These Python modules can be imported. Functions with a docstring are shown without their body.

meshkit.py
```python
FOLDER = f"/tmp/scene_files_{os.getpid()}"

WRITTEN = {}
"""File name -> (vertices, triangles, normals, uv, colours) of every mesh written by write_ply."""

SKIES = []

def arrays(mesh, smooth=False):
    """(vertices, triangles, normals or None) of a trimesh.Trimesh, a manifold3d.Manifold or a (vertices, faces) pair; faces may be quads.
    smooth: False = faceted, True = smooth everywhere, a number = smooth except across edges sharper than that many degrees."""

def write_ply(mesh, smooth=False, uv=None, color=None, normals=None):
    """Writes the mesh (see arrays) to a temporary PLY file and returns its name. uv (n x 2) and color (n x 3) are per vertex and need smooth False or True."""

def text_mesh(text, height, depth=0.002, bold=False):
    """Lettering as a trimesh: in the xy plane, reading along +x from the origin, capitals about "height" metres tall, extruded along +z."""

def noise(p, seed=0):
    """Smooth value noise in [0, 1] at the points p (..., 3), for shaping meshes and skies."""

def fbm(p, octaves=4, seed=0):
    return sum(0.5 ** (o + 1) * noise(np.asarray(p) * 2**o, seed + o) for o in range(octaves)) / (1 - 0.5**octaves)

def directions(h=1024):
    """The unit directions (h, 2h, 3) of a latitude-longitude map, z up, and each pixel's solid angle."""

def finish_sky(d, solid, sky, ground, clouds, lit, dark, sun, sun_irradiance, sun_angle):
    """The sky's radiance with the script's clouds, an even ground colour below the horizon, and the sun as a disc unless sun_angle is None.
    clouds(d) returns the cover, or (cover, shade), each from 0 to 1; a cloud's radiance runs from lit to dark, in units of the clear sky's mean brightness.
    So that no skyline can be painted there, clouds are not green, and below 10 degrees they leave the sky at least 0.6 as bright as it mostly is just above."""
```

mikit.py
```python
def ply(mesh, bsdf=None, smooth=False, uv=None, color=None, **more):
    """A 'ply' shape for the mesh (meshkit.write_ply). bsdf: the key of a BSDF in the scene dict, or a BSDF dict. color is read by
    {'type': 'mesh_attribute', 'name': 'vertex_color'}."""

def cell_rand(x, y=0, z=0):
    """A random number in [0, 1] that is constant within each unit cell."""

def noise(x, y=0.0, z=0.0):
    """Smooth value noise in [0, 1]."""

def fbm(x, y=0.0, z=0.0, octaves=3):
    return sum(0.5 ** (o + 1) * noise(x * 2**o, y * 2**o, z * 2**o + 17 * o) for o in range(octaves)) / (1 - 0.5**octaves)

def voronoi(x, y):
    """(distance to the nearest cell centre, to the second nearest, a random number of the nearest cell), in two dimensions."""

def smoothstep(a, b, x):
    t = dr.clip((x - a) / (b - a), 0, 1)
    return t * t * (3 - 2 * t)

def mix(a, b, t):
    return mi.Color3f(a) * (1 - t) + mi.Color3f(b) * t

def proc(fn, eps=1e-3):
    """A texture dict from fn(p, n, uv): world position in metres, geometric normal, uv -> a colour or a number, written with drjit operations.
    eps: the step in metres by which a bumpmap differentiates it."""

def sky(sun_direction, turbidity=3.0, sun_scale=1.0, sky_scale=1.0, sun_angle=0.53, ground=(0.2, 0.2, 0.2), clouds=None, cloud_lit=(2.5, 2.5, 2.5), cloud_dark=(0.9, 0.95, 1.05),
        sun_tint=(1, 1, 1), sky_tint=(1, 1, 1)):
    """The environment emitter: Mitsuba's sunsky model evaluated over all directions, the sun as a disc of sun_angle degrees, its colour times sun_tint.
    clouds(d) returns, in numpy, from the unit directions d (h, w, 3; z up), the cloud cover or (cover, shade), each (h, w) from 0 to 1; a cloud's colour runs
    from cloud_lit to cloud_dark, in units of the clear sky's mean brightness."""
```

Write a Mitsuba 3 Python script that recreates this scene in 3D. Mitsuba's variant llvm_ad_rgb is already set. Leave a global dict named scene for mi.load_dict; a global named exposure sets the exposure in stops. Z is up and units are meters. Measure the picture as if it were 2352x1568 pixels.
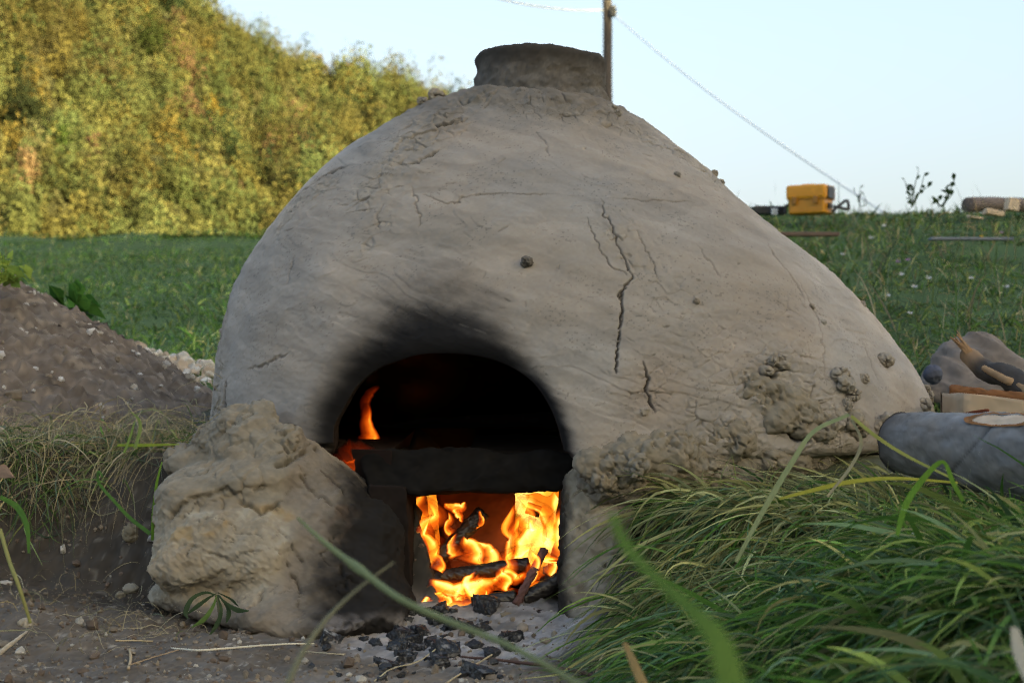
import math, numpy as np, trimesh, mitsuba as mi, mikit, meshkit
import manifold3d as m3
from scipy.spatial import cKDTree
from meshkit import noise, fbm

scene, labels = {}, {}
rng = np.random.default_rng(11)
T = mi.ScalarTransform4f

# ------------------------------------------------------------------ camera, sky, exposure
CZ, F = 0.60, 1176 / math.tan(math.radians(18))
scene['camera'] = {'type': 'thinlens', 'fov': 36.0, 'fov_axis': 'x', 'aperture_radius': 0.0048, 'focus_distance': 3.34,
                   'near_clip': 0.05, 'far_clip': 3000.0,
                   'to_world': T().look_at(origin=[0, 0, CZ], target=[0, 1, CZ], up=[0, 0, 1])}
SUN_EL = math.radians(11.0)
SUN_H = np.array([0.62, -0.785])
SUN_H = SUN_H / np.linalg.norm(SUN_H)
scene['sky'] = mikit.sky([SUN_H[0] * math.cos(SUN_EL), SUN_H[1] * math.cos(SUN_EL), math.sin(SUN_EL)], turbidity=8.0,
                         sun_scale=3.9, sun_tint=(0.72, 1.03, 1.22), sky_tint=(0.92, 0.97, 1.04), ground=(0.12, 0.13, 0.08))
exposure = 3.95
GLOW = 2.0 ** -exposure            # flames: radiance that reads as full white at this exposure


def at(px, py, Y):
    """A point at distance Y from the photographer, from where it is seen (photograph 2352 wide)."""
    return np.array([(px - 1176) / F * Y, Y, CZ + (784 - py) / F * Y])


# ------------------------------------------------------------------ materials
def attr():
    return {'type': 'mesh_attribute', 'name': 'vertex_color'}


for key, rough, spec in (('matte', 0.95, 0.15), ('damp', 0.62, 0.4), ('char', 0.42, 0.55), ('bark', 0.7, 0.35), ('plastic', 0.35, 0.5)):
    scene[key] = {'type': 'twosided', 'bsdf': {'type': 'principled', 'base_color': attr(), 'roughness': rough, 'specular': spec}}
scene['leaf'] = {'type': 'principledthin', 'base_color': attr(), 'roughness': 0.55, 'diff_trans': 0.75, 'spec_trans': 0.0}
scene['metal'] = {'type': 'twosided', 'bsdf': {'type': 'principled', 'base_color': attr(), 'roughness': 0.5, 'metallic': 0.4}}


# ------------------------------------------------------------------ helpers
def numbered(name):
    if name not in scene and not any(k.startswith(name + '__') for k in scene):
        return name
    n = 1
    while f'{name}_{n:03d}' in scene or f'{name}_{n:03d}' in labels or any(k.startswith(f'{name}_{n:03d}__') for k in scene):
        n += 1
    return f'{name}_{n:03d}'


COUNT = {}


def key_for(name, parent=None):
    full = f'{parent}__{name}' if parent else name
    n = COUNT.get(full, 0)
    COUNT[full] = n + 1
    return full if n == 0 else f'{full}_{n:03d}'


def put(name, mesh, bsdf='matte', color=(0.3, 0.3, 0.3), parent=None, smooth=True, label=None, cat=None, group=None, kind=None, **more):
    k = key_for(name, parent)
    v, f = mesh
    color = np.broadcast_to(np.asarray(color, float), (len(v), 3))
    scene[k] = mikit.ply((v, f), bsdf, smooth=smooth, color=color, **more)
    tag(k, label, cat, group, kind)
    return k


def tag(k, label=None, cat=None, group=None, kind=None):
    d = {a: b for a, b in (('label', label), ('category', cat), ('group', group), ('kind', kind)) if b}
    if d:
        labels[k] = d


def thing(name, label, cat, group=None, kind=None):
    k = key_for(name)
    tag(k, label, cat, group, kind)
    return k


def normals(v, f):
    n = np.zeros_like(v)
    c = np.cross(v[f[:, 1]] - v[f[:, 0]], v[f[:, 2]] - v[f[:, 0]])
    for k in range(3):
        n += np.stack([np.bincount(f[:, k], c[:, a], len(v)) for a in range(3)], 1)
    return n / np.maximum(np.linalg.norm(n, axis=1, keepdims=True), 1e-12)


def grid_faces(nr, nc, wrap=False):
    i, j = np.meshgrid(np.arange(nr - 1), np.arange(nc if wrap else nc - 1), indexing='ij')
    a, b = i * nc + j, i * nc + (j + 1) % nc
    c, d = a + nc, b + nc
    return np.vstack([np.stack([a.ravel(), b.ravel(), d.ravel()], 1), np.stack([a.ravel(), d.ravel(), c.ravel()], 1)])


def join(parts):
    vs, fs, o = [], [], 0
    for v, f in parts:
        vs.append(v); fs.append(f + o); o += len(v)
    return np.vstack(vs), np.vstack(fs)


def curve(pts, n):
    """Smooth resampling of a polyline (Catmull-Rom) to n points."""
    p = np.asarray(pts, float)
    if len(p) < 3:
        t = np.linspace(0, 1, n)[:, None]
        return p[0] * (1 - t) + p[-1] * t
    q = np.vstack([2 * p[0] - p[1], p, 2 * p[-1] - p[-2]])
    s = np.linspace(0, len(p) - 1 - 1e-9, n)
    i = s.astype(int); t = (s - i)[:, None]
    a, b, c, d = q[i], q[i + 1], q[i + 2], q[i + 3]
    return 0.5 * (2 * b + (c - a) * t + (2 * a - 5 * b + 4 * c - d) * t * t + (3 * b - a - 3 * c + d) * t ** 3)


def tube(pts, radii, sides=8, flat=1.0, side=None):
    """Capped tube along pts; flat squeezes it along the second axis; side hints its wide direction."""
    p = np.asarray(pts, float)
    r = np.broadcast_to(radii, (len(p),))
    t = np.gradient(p, axis=0)
    t /= np.linalg.norm(t, axis=1, keepdims=True) + 1e-12
    ref = np.array([0, 0, 1.0]) if side is None else np.asarray(side, float)
    if side is None and abs(t[:, 2]).mean() > 0.8:
        ref = np.array([1.0, 0, 0])
    a = ref - (t * ref).sum(1, keepdims=True) * t
    a /= np.linalg.norm(a, axis=1, keepdims=True) + 1e-12
    b = np.cross(t, a)
    ang = np.arange(sides) * 2 * np.pi / sides
    ring = p[:, None] + r[:, None, None] * (np.cos(ang)[None, :, None] * a[:, None] + flat * np.sin(ang)[None, :, None] * b[:, None])
    v = np.vstack([ring.reshape(-1, 3), p[:1], p[-1:]])
    f = grid_faces(len(p), sides, True)
    n, j = len(p) * sides, np.arange(sides)
    caps = np.vstack([np.stack([j * 0 + n, (j + 1) % sides, j], 1), np.stack([j * 0 + n + 1, n - sides + j, n - sides + (j + 1) % sides], 1)])
    return v, np.vstack([f, caps])


def blob(pts, rad=0.03, edge=0.008, soften=14):
    """A rounded lump: hull of small balls at pts, refined and softened."""
    ball = trimesh.creation.icosphere(1, 1.0).vertices
    cloud = np.vstack([np.asarray(p) + ball * (rad if np.isscalar(rad) else rad[i]) for i, p in enumerate(pts)])
    m = m3.Manifold.hull_points(cloud).refine_to_length(edge).to_mesh()
    t = trimesh.Trimesh(m.vert_properties[:, :3], m.tri_verts, process=True)
    trimesh.smoothing.filter_taubin(t, lamb=0.6, nu=0.5, iterations=soften)
    return np.array(t.vertices), np.array(t.faces)


def worley(p, s, seed=0, k=2):
    """Distances to the k nearest of a jittered point set with spacing s, in units of s."""
    lo, hi = p.min(0) - 2 * s, p.max(0) + 2 * s
    r = np.random.default_rng(seed + 5)
    # only cells that hold points
    c = np.unique(np.floor((p - lo) / s).astype(int), axis=0)
    o = np.stack(np.meshgrid(*[[-1, 0, 1]] * 3, indexing='ij'), -1).reshape(-1, 3)
    c = np.unique((c[:, None] + o[None]).reshape(-1, 3), axis=0)
    q = lo + (c + r.random(c.shape)) * s
    d, i = cKDTree(q).query(p, k=k)
    return d / s, i


def ss(a, b, x):
    t = np.clip((x - a) / (b - a), 0, 1)
    return t * t * (3 - 2 * t)


def mixc(a, b, t):
    t = np.asarray(t)[..., None]
    return np.asarray(a) * (1 - t) + np.asarray(b) * t


def nets(balls, k, h, pad=0.03):
    """The surface of ellipsoids (centre, radii) melted together over the distance k, as a mesh with cells of size h."""
    c = np.array([b[0] for b in balls], float)
    r = np.array([np.broadcast_to(b[1], 3) for b in balls], float)
    lo, hi = (c - r).min(0) - pad, (c + r).max(0) + pad
    ax = [np.arange(lo[i], hi[i] + h, h, dtype=np.float32) for i in range(3)]
    acc = np.zeros([len(q) for q in ax], np.float32)
    for ce, ra in zip(c, r):
        i0 = [max(0, int((ce[i] - ra[i] * 1.6 - .06 - lo[i]) / h)) for i in range(3)]
        i1 = [min(len(ax[i]), int((ce[i] + ra[i] * 1.6 + .06 - lo[i]) / h) + 2) for i in range(3)]
        sl = tuple(slice(p, q) for p, q in zip(i0, i1))
        d = np.sqrt(sum(np.square((ax[i][sl[i]] - ce[i]) / ra[i]).reshape([-1 if j == i else 1 for j in range(3)]) for i in range(3)))
        acc[sl] += np.exp(np.clip(-(d - 1) * ra.min() / k, -30, 25))
    s_ = -k * np.log(np.maximum(acc, 1e-12))
    neg = s_ < 0
    n = np.array(s_.shape)
    cell = np.zeros(n - 1, np.int16)
    pos, cnt = np.zeros((*(n - 1), 3), np.float32), np.zeros(n - 1, np.float32)
    for axis_ in range(3):
        o = [q for q in range(3) if q != axis_]
        for da in (0, 1):
            for db in (0, 1):
                A = [None] * 3
                A[axis_] = slice(0, -1); A[o[0]] = slice(da, n[o[0]] - 1 + da); A[o[1]] = slice(db, n[o[1]] - 1 + db)
                B = list(A); B[axis_] = slice(1, None)
                sa, sb = s_[tuple(A)], s_[tuple(B)]
                cr_ = (sa < 0) != (sb < 0)
                t = np.where(cr_, sa / np.where(cr_, sa - sb, 1), 0)
                pos[..., axis_] += cr_ * t; pos[..., o[0]] += cr_ * da; pos[..., o[1]] += cr_ * db
                cnt += cr_
    has = cnt > 0
    ids = np.full(n - 1, -1, np.int64); ids[has] = np.arange(has.sum())
    v = lo + (np.argwhere(has) + pos[has] / cnt[has][:, None]) * h
    fs = []
    for axis_ in range(3):
        o = [(axis_ + 1) % 3, (axis_ + 2) % 3]
        A = [slice(1, -1)] * 3; A[axis_] = slice(0, -1)
        B = [slice(1, -1)] * 3; B[axis_] = slice(1, None)
        na, nb_ = neg[tuple(A)], neg[tuple(B)]
        e = np.argwhere(na != nb_)
        fl = na[na != nb_]
        e = e + [0 if q == axis_ else 1 for q in range(3)]
        u0, u1 = np.eye(3, dtype=int)[o[0]], np.eye(3, dtype=int)[o[1]]
        g = [ids[tuple((e - a_ * u0 - b_ * u1).T)] for a_, b_ in ((1, 1), (0, 1), (0, 0), (1, 0))]
        quad = np.stack(g, 1)
        quad[~fl] = quad[~fl][:, ::-1]
        fs.append(np.vstack([quad[:, [0, 1, 2]], quad[:, [0, 2, 3]]]))
    f = np.vstack(fs)
    return v.astype(float), f[(f >= 0).all(1)]


def crumble(v, f, amp, s=0.035, seed=0, ridge=0.8, lumps=0.45):
    """Crumbly clay relief: clods, sharp crevices and grit."""
    n = normals(v, f)
    q = v + s * .55 * (np.stack([fbm(v / s * .9, 3, seed + k) for k in (30, 31, 32)], 1) - .5)
    d1, i1 = worley(q, s, seed)
    d2, _ = worley(q, s * 0.36, seed + 1)
    plate = np.random.default_rng(seed).random(i1.max() + 1)[i1[:, 0]] - .5
    h = lumps * (0.6 - d1[:, 0] ** 1.5) + .45 * plate * ss(0, .12, d1[:, 1] - d1[:, 0]) + (0.45 - d2[:, 0]) * 0.38 + (fbm(v / s * 0.5, 4, seed) - 0.5) * 1.5
    h = h + (fbm(v / 0.011, 3, seed + 4) - .5) * .75 * min(1.0, s / .03) + (noise(v / .0042, seed + 6) - .5) * .22
    crev = ss(0.11, 0.0, d1[:, 1] - d1[:, 0]) * ss(.38, .55, fbm(v / s * .6, 2, seed + 8))
    return v + n * (amp * (h - ridge * crev))[:, None]


def clay_tint(v, base, seed=0, amount=0.22, s=0.06):
    k = 1 + amount * 2 * (fbm(v / s, 4, seed) - 0.5) + 0.5 * amount * 2 * (fbm(v / 0.006, 2, seed + 9) - 0.5)
    warm = fbm(v / (s * 1.7), 2, seed + 21) - 0.5
    return np.clip(np.asarray(base) * k[:, None] * (1 + warm[:, None] * np.array([0.16, 0.02, -0.16])), 0.003, 0.9)


SOOT = np.array([0.011, 0.011, 0.013])
CLAY = np.array([0.312, 0.282, 0.259])
CLAY_WET = np.array([0.228, 0.200, 0.160])

# ================================================================== ground
LOG_CREST = 10.0


def meadow_z(x, y):
    right = ss(-0.6, 1.2, x - 0.02 * np.maximum(y - 10, 0))
    crest = 31 - 20.6 * right
    slope = 0.086 + 0.096 * right
    up = slope * np.maximum(y - 4.2, 0)
    top = slope * (crest - 4.2)
    k = np.minimum(y - crest, 60)
    past = np.where(y > crest, top - 0.16 * k * ss(-1, 5, k), up)
    return 0.33 - 0.088 * ss(3.62, 3.30, y) * ss(0, .2, x) + np.minimum(up, past)


def ground_z(x, y, detail=True):
    x, y = np.asarray(x, float), np.asarray(y, float)
    p = np.stack([x, y, 0 * x], -1)
    w = noise(p * 5, 3) - 0.5
    z = meadow_z(x, y)
    bump = (fbm(p * 2.2, 3, 8) - .5) * 0.05
    # the trench in front of the oven: open to the photographer, bank on the right, bank behind on the left
    run = 0.20 + 0.36 * ss(3.40, 2.90, y)          # the bank's slope is gentle by the photographer, steep at the oven
    u_ = x + 0.05 * w - 0.085 * np.maximum(2.9 - y, 0) - .04 * ss(3.2, 3.4, y)
    t_ = np.clip((u_ - .10) / run, 0, 1)
    inside = (1 - (.55 * t_ + .45 * ss(0, 1, t_))) * (1 - ss(3.56, 3.84, y + 0.12 * w + 0.10 * ss(-1.2, -.7, x)))
    pit = (1 - ss(0.10, 0.22, np.abs(x + 0.05))) * (1 - ss(4.35, 4.5, y)) * (y > 3)
    inside = np.maximum(inside, pit)
    back = 1 - ss(-2.2, -0.6, -y - 0.2)   # the trench ends behind the photographer
    inside = inside * ss(-1.6, -.6, y)
    floor = 0.0 + (fbm(p * 7, 4, 14) - .5) * 0.035 + (fbm(p * 45, 3, 15) - .5) * 0.012
    floor = floor + 0.025 * ss(3.25, 3.5, y) * (1 - ss(0.1, 0.5, np.abs(x + .05)))
    left = 0.06 * ss(-0.62, -1.25, x) * ss(2.9, 3.6, y)
    z = z + (fbm(p * .35, 3, 19) - .5) * .5 * ss(14, 28, y) * ss(60, 34, y)
    z = (z + bump) * (1 - inside) + (floor + left) * inside
    if detail:
        z = z + (fbm(p * 90, 2, 16) - .5) * 0.007 + (noise(p * 170, 17) - .5) * .0035 * inside
    return z


def axis(lo, hi, c0, c1, fine, grow):
    mid = list(np.arange(c0, c1 + fine / 2, fine))
    out, s, x = [], fine, mid[-1]
    while x < hi:
        s *= grow; x += s; out.append(x)
    pre, s, x = [], fine, mid[0]
    while x > lo:
        s *= grow; x -= s; pre.append(x)
    return np.array(pre[::-1] + mid + out)


gx = axis(-420, 420, -1.12, 0.40, 0.0062, 1.09)
gy = axis(-420, 520, 2.70, 3.72, 0.0062, 1.075)
X, Yg = np.meshgrid(gx, gy)
gv = np.stack([X, Yg, ground_z(X, Yg)], -1).reshape(-1, 3)
gf = grid_faces(len(gy), len(gx))
x, y, z = gv.T
soil = clay_tint(gv, (0.118, 0.102, 0.088), 31, 0.42, 0.05)
chips = ss(0.70, 0.80, noise(gv / 0.011, 41)) * ss(.45, .6, fbm(gv / .07, 2, 42))
soil = mixc(soil, np.array([0.36, 0.33, 0.29]), 0.6 * chips)
lighter = ss(2.95, 2.75, y + 0.15 * (fbm(gv / .2, 2, 6) - .5)) * ss(-0.75, -0.2, x) * ss(.06, .02, z)
soil = mixc(soil, clay_tint(gv, (0.225, 0.195, 0.168), 33, 0.3, 0.04), 0.65 * lighter)
dark = ss(3.34, 3.5, y) * ss(-0.55, -0.75, x)
soil = soil * (1 - 0.5 * dark)[:, None]
green = clay_tint(gv, (0.052, 0.085, 0.035), 35, 0.4, 0.25)
grassy = np.maximum(.4 * ss(0.10, 0.3, z) * ss(0.3, 0.6, x), np.maximum(ss(4.6, 5.2, y), ss(0.5, -.5, y)))
ash_d = np.hypot((x + 0.09) / 0.34, (y - 3.28) / 0.34) + 0.5 * (fbm(gv / 0.09, 4, 51) - 0.5)
ash = (1 - ss(0.72, 1.05, ash_d)) * ss(.08, .035, z)
face = ss(.03, .07, z) * ss(0, .08, x) * ss(.9, .6, x) * ss(3.8, 3.5, y) * (y > .5)
soil = soil * (1 - .45 * face)[:, None]
ashc = clay_tint(gv, (0.305, 0.287, 0.287), 52, 0.5, 0.03)
ashc = mixc(ashc, np.array([.10, .095, .095]), .6 * ss(.52, .66, fbm(gv / .035, 4, 53)))
col = mixc(soil, green, grassy)
col = mixc(col, ashc, ash * 0.92)
burnt = ss(3.42, 3.5, y) * (np.abs(x + .05) < 0.3) * (y < 4.6)
col = mixc(col, np.array([0.05, 0.045, 0.04]), burnt)
fz = ss(.03, .08, gv[:, 2]) * ss(.31, .26, gv[:, 2]) * (gv[:, 1] < 4.2) * (gv[:, 1] > 1.5) * (np.abs(gv[:, 0]) < 1.6)
gw, _ = worley(gv[fz > 0], .035, 61)
gn = normals(gv, gf)[fz > 0]
gn = gn * np.sign(gn[:, 2:])
gv[fz > 0] += gn * (fz[fz > 0] * (.016 * (.5 - gw[:, 0]) + .022 * (fbm(gv[fz > 0] * 24, 4, 62) - .5)))[:, None]
put('ground', (gv, gf), 'matte', col, kind='structure')


# ================================================================== the clay oven
AX, CY = 0.076, 4.10
oven = thing('clay_oven', 'domed grey clay oven with short chimney and soot-blackened arched mouth over a burning fire', 'oven')

left_px = [(474, 1018), (464, 1003), (470, 930), (479, 860), (500, 760), (531, 655), (562, 590), (600, 530), (650, 462), (720, 392), (780, 345), (850, 300), (910, 265), (960, 238), (1020, 218), (1086, 205)]
right_px = [(2172, 1018), (2188, 1003), (2180, 940), (2146, 872), (2084, 800), (2010, 718), (1950, 652), (1900, 607), (1850, 572), (1800, 540), (1720, 480), (1640, 402), (1560, 345), (1500, 302), (1452, 277), (1406, 252)]


def silhouette(px):
    out = []
    for a, b in px:
        Y = 4.0
        for _ in range(6):
            r = abs(at(a, b, Y)[0] - AX)
            Y = CY - r * r / CY * 0.9
        out.append((r, at(a, b, Y)[2]))
    return np.array(out)


def by_length(rz, n):
    p = curve(rz, 400)
    s = np.concatenate([[0], np.cumsum(np.linalg.norm(np.diff(p, axis=0), axis=1))])
    u = np.linspace(0, s[-1], n) if n < 300 else s[-1] * np.interp(np.linspace(0, 1, n), [0, .04, .72, 1], [0, .03, .66, 1])
    return np.stack([np.interp(u, s, p[:, k]) for k in (0, 1)], 1)


front_rz = np.array([(0.705, 0.338), (0.732, 0.352), (0.735, 0.38), (0.73, 0.45), (0.712, 0.57), (0.675, 0.69), (0.62, 0.80), (0.55, 0.90), (0.465, 0.99), (0.37, 1.075), (0.285, 1.14), (0.22, 1.19), (0.178, 1.225)])
back_rz = front_rz * [1.0, 1.0]
LZ, RZ = silhouette(left_px), silhouette(right_px)


def dome_grid(th, nr, shrink=0.0):
    L, R, Fr, B = (by_length(q, nr) for q in (LZ, RZ, front_rz, back_rz))
    c, s = np.cos(th), np.sin(th)
    w = np.stack([np.maximum(-s, 0) ** 2, np.maximum(s, 0) ** 2, np.maximum(c, 0) ** 2, np.maximum(-c, 0) ** 2], 0)
    tabs = (L, R, Fr, B)
    r = sum(w[k][None] / (tabs[k][:, :1] - shrink).clip(0.04) ** 2 for k in range(4)) ** -0.5
    z = sum(w[k][None] * (tabs[k][:, 1:] - shrink * np.linspace(0, 1, nr)[:, None] ** 2) for k in range(4))
    # the shoulder on the right, where the front turns into the side
    low = 1 - ss(0.35, 1.0, (z - 0.2))
    r = r * (1 + 0.055 * np.exp(-((th[None] - 0.80) / 0.22) ** 2) * low) if shrink == 0 else r
    return np.stack([AX + r * s[None], CY - r * c[None], z], -1)


th_w = np.linspace(-1.78, 1.78, 4000)
th_c = np.cumsum(1 / (0.0049 - 0.0027 * ss(-.62, -.42, th_w) * ss(1.0, .8, th_w)))
th = np.concatenate([np.interp(np.linspace(th_c[0], th_c[-1], 1000), th_c, th_w), np.linspace(1.78, 2 * np.pi - 1.78, 90)[1:-1]])
NR = 560
G = dome_grid(th, NR)
nc = len(th)
V0 = G.reshape(-1, 3)
Fd = grid_faces(NR, nc, True)
N0 = normals(V0, Fd)
if (N0 * (V0 - [AX, CY, 0.5])).sum() < 0:
    Fd = Fd[:, ::-1]; N0 = -N0
seen = (N0 * (V0 - [0, 0, CZ])).sum(1) < 0
pix = np.stack([1176 + F * V0[:, 0] / V0[:, 1], 784 - F * (V0[:, 2] - CZ) / V0[:, 1]], 1)
seen_i = np.nonzero(seen)[0]
tree_px = cKDTree(pix[seen_i])


def hit(px, py):
    """The place on the dome's face seen at a pixel of the photograph."""
    return V0[seen_i[tree_px.query([px, py])[1]]]


def zone(spots, p):
    out = np.zeros(len(p))
    for a, b, r, s in spots:
        out = np.maximum(out, s * np.exp(-((p - hit(a, b)) ** 2).sum(1) / r ** 2))
    return out


ARCH_Y = 3.42
arch_px = [(738, 1120), (738, 1075), (752, 1030), (755, 985), (782, 935), (812, 888), (858, 850), (902, 832), (960, 815), (1030, 812), (1100, 818), (1165, 838), (1220, 874), (1256, 922), (1280, 975), (1294, 1030), (1300, 1075), (1303, 1120)]
arch = np.array([at(a, b, ARCH_Y)[[0, 2]] for a, b in arch_px])
arch_s = curve(arch, 160)


def arch_dist(x, z):
    """Distance in the wall's plane outside the mouth (negative inside)."""
    p = np.stack([x, z], 1)
    d, _ = cKDTree(arch_s).query(p)
    c = arch_s.mean(0)
    import matplotlib.path as mp
    return d


from shapely.geometry import Polygon
import shapely
low_arch = np.vstack([arch_s, [[arch_s[-1, 0], -0.2], [arch_s[0, 0], -0.2]]])
ARCH_POLY = Polygon(low_arch)


def arch_dist(x, z):
    d, _ = cKDTree(curve(low_arch[:-2], 600)).query(np.stack([x, z], 1))
    inside = shapely.contains_xy(ARCH_POLY, x, z)
    return np.where(inside, -d, d)


near_front = (V0[:, 1] < 3.9) & (np.abs(V0[:, 0] + .12) < 0.75)
AD = np.full(len(V0), 9.0)
AD[near_front] = arch_dist(V0[near_front, 0], V0[near_front, 2])
lip_r = 0.05 + 0.05 * ss(-.20, -.36, V0[:, 0])
q = np.clip(1 - AD / lip_r, 0, 1)
lip = lip_r * (1 - np.sqrt(np.maximum(1 - q * q, 0)))

ROUGH = [(1085, 225, .07, 1), (1010, 285, .075, 1), (955, 330, .07, 1), (900, 390, .07, .9), (850, 440, .06, .8), (740, 430, .05, .8), (680, 470, .04, .8), (650, 520, .035, .6), (1200, 235, .07, .7), (1300, 250, .08, .8), (1390, 270, .06, 1), (1480, 310, .06, .9), (1560, 350, .05, .9), (1630, 405, .05, .9),
         (1480, 900, .07, .45), (1640, 850, .09, .28), (1720, 760, .08, .3), (1800, 720, .07, .25), (1830, 880, .10, .6), (1590, 980, .06, .5), (540, 640, .04, .5), (515, 760, .05, .8), (500, 870, .06, 1), (500, 950, .07, 1), (1410, 540, .05, .6), (1450, 600, .05, .5), (880, 500, .05, .4), (830, 560, .05, .35), (1560, 700, .1, .3)]
HEAVY = [(1760, 900, .04, .9), (1730, 880, .035, .8), (1810, 940, .05, .9), (1860, 975, .05, .8), (1780, 840, .028, .9), (1940, 985, .04, .6), (1700, 1000, .05, .8), (540, 985, .04, .6), (600, 1020, .04, .6)]
rough, heavy = zone(ROUGH, V0), zone(HEAVY, V0)
rough = rough * (0.35 + 1.0 * fbm(V0 / 0.05, 3, 71))
disp = (fbm(V0 * [3.2, 3.2, 3.2], 3, 61) - .5) * 0.034
streak = V0 @ np.array([[0.94, 0, 0.34], [0, 1, 0], [-0.34, 0, 0.94]])
disp += (fbm(streak * [7, 7, 24] + .8 * fbm(V0 * 3.1, 2, 60)[:, None], 3, 62) - .5) * 0.0060
disp += (fbm(V0 * 26, 3, 63) - .5) * 0.0042
led = fbm(streak * [4.5, 4.5, 11] + .35 * fbm(V0 * 9, 2, 161)[:, None], 3, 162) * 7
led = led - np.floor(led)
disp += 0.0020 * (led - ss(.86, 1.0, led)) * ss(.35, .6, fbm(V0 * 4, 2, 163))
disp += (fbm(V0 * 130, 2, 64) - .5) * 0.0022
d1, _ = worley(V0, 0.034, 3)
d2, _ = worley(V0, 0.013, 4)
warp = V0 + 0.012 * (np.stack([fbm(V0 * 30, 2, s) for s in (81, 82, 83)], 1) - .5)
d3, i3 = worley(warp * [1, 1, 1.5], 0.045, 6)
plate = np.random.default_rng(2).random(i3.max() + 1)[i3[:, 0]]
crackle = ss(0.06, 0.0, d3[:, 1] - d3[:, 0]) * ss(.42, .55, fbm(V0 / .045, 2, 85))
disp += rough * (0.008 * (0.5 - d1[:, 0]) + 0.008 * (0.5 - d2[:, 0]) + 0.016 * (fbm(V0 * 48, 3, 65) - .5) + .009 * (plate - .5) - 0.011 * crackle)
disp += heavy * (0.016 * (0.75 - d1[:, 0]) + 0.013 * (0.5 - d2[:, 0]) + .040 * (fbm(V0 * 55, 4, 66) - .5) + .012 * (fbm(V0 * 170, 2, 166) - .5) - .010 * crackle)
ring_z = ss(1.13, 1.2, V0[:, 2])
disp += ring_z * (0.010 * (0.5 - d1[:, 0]) + 0.012 * (fbm(V0 * [30, 30, 60], 3, 67) - .5))

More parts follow.
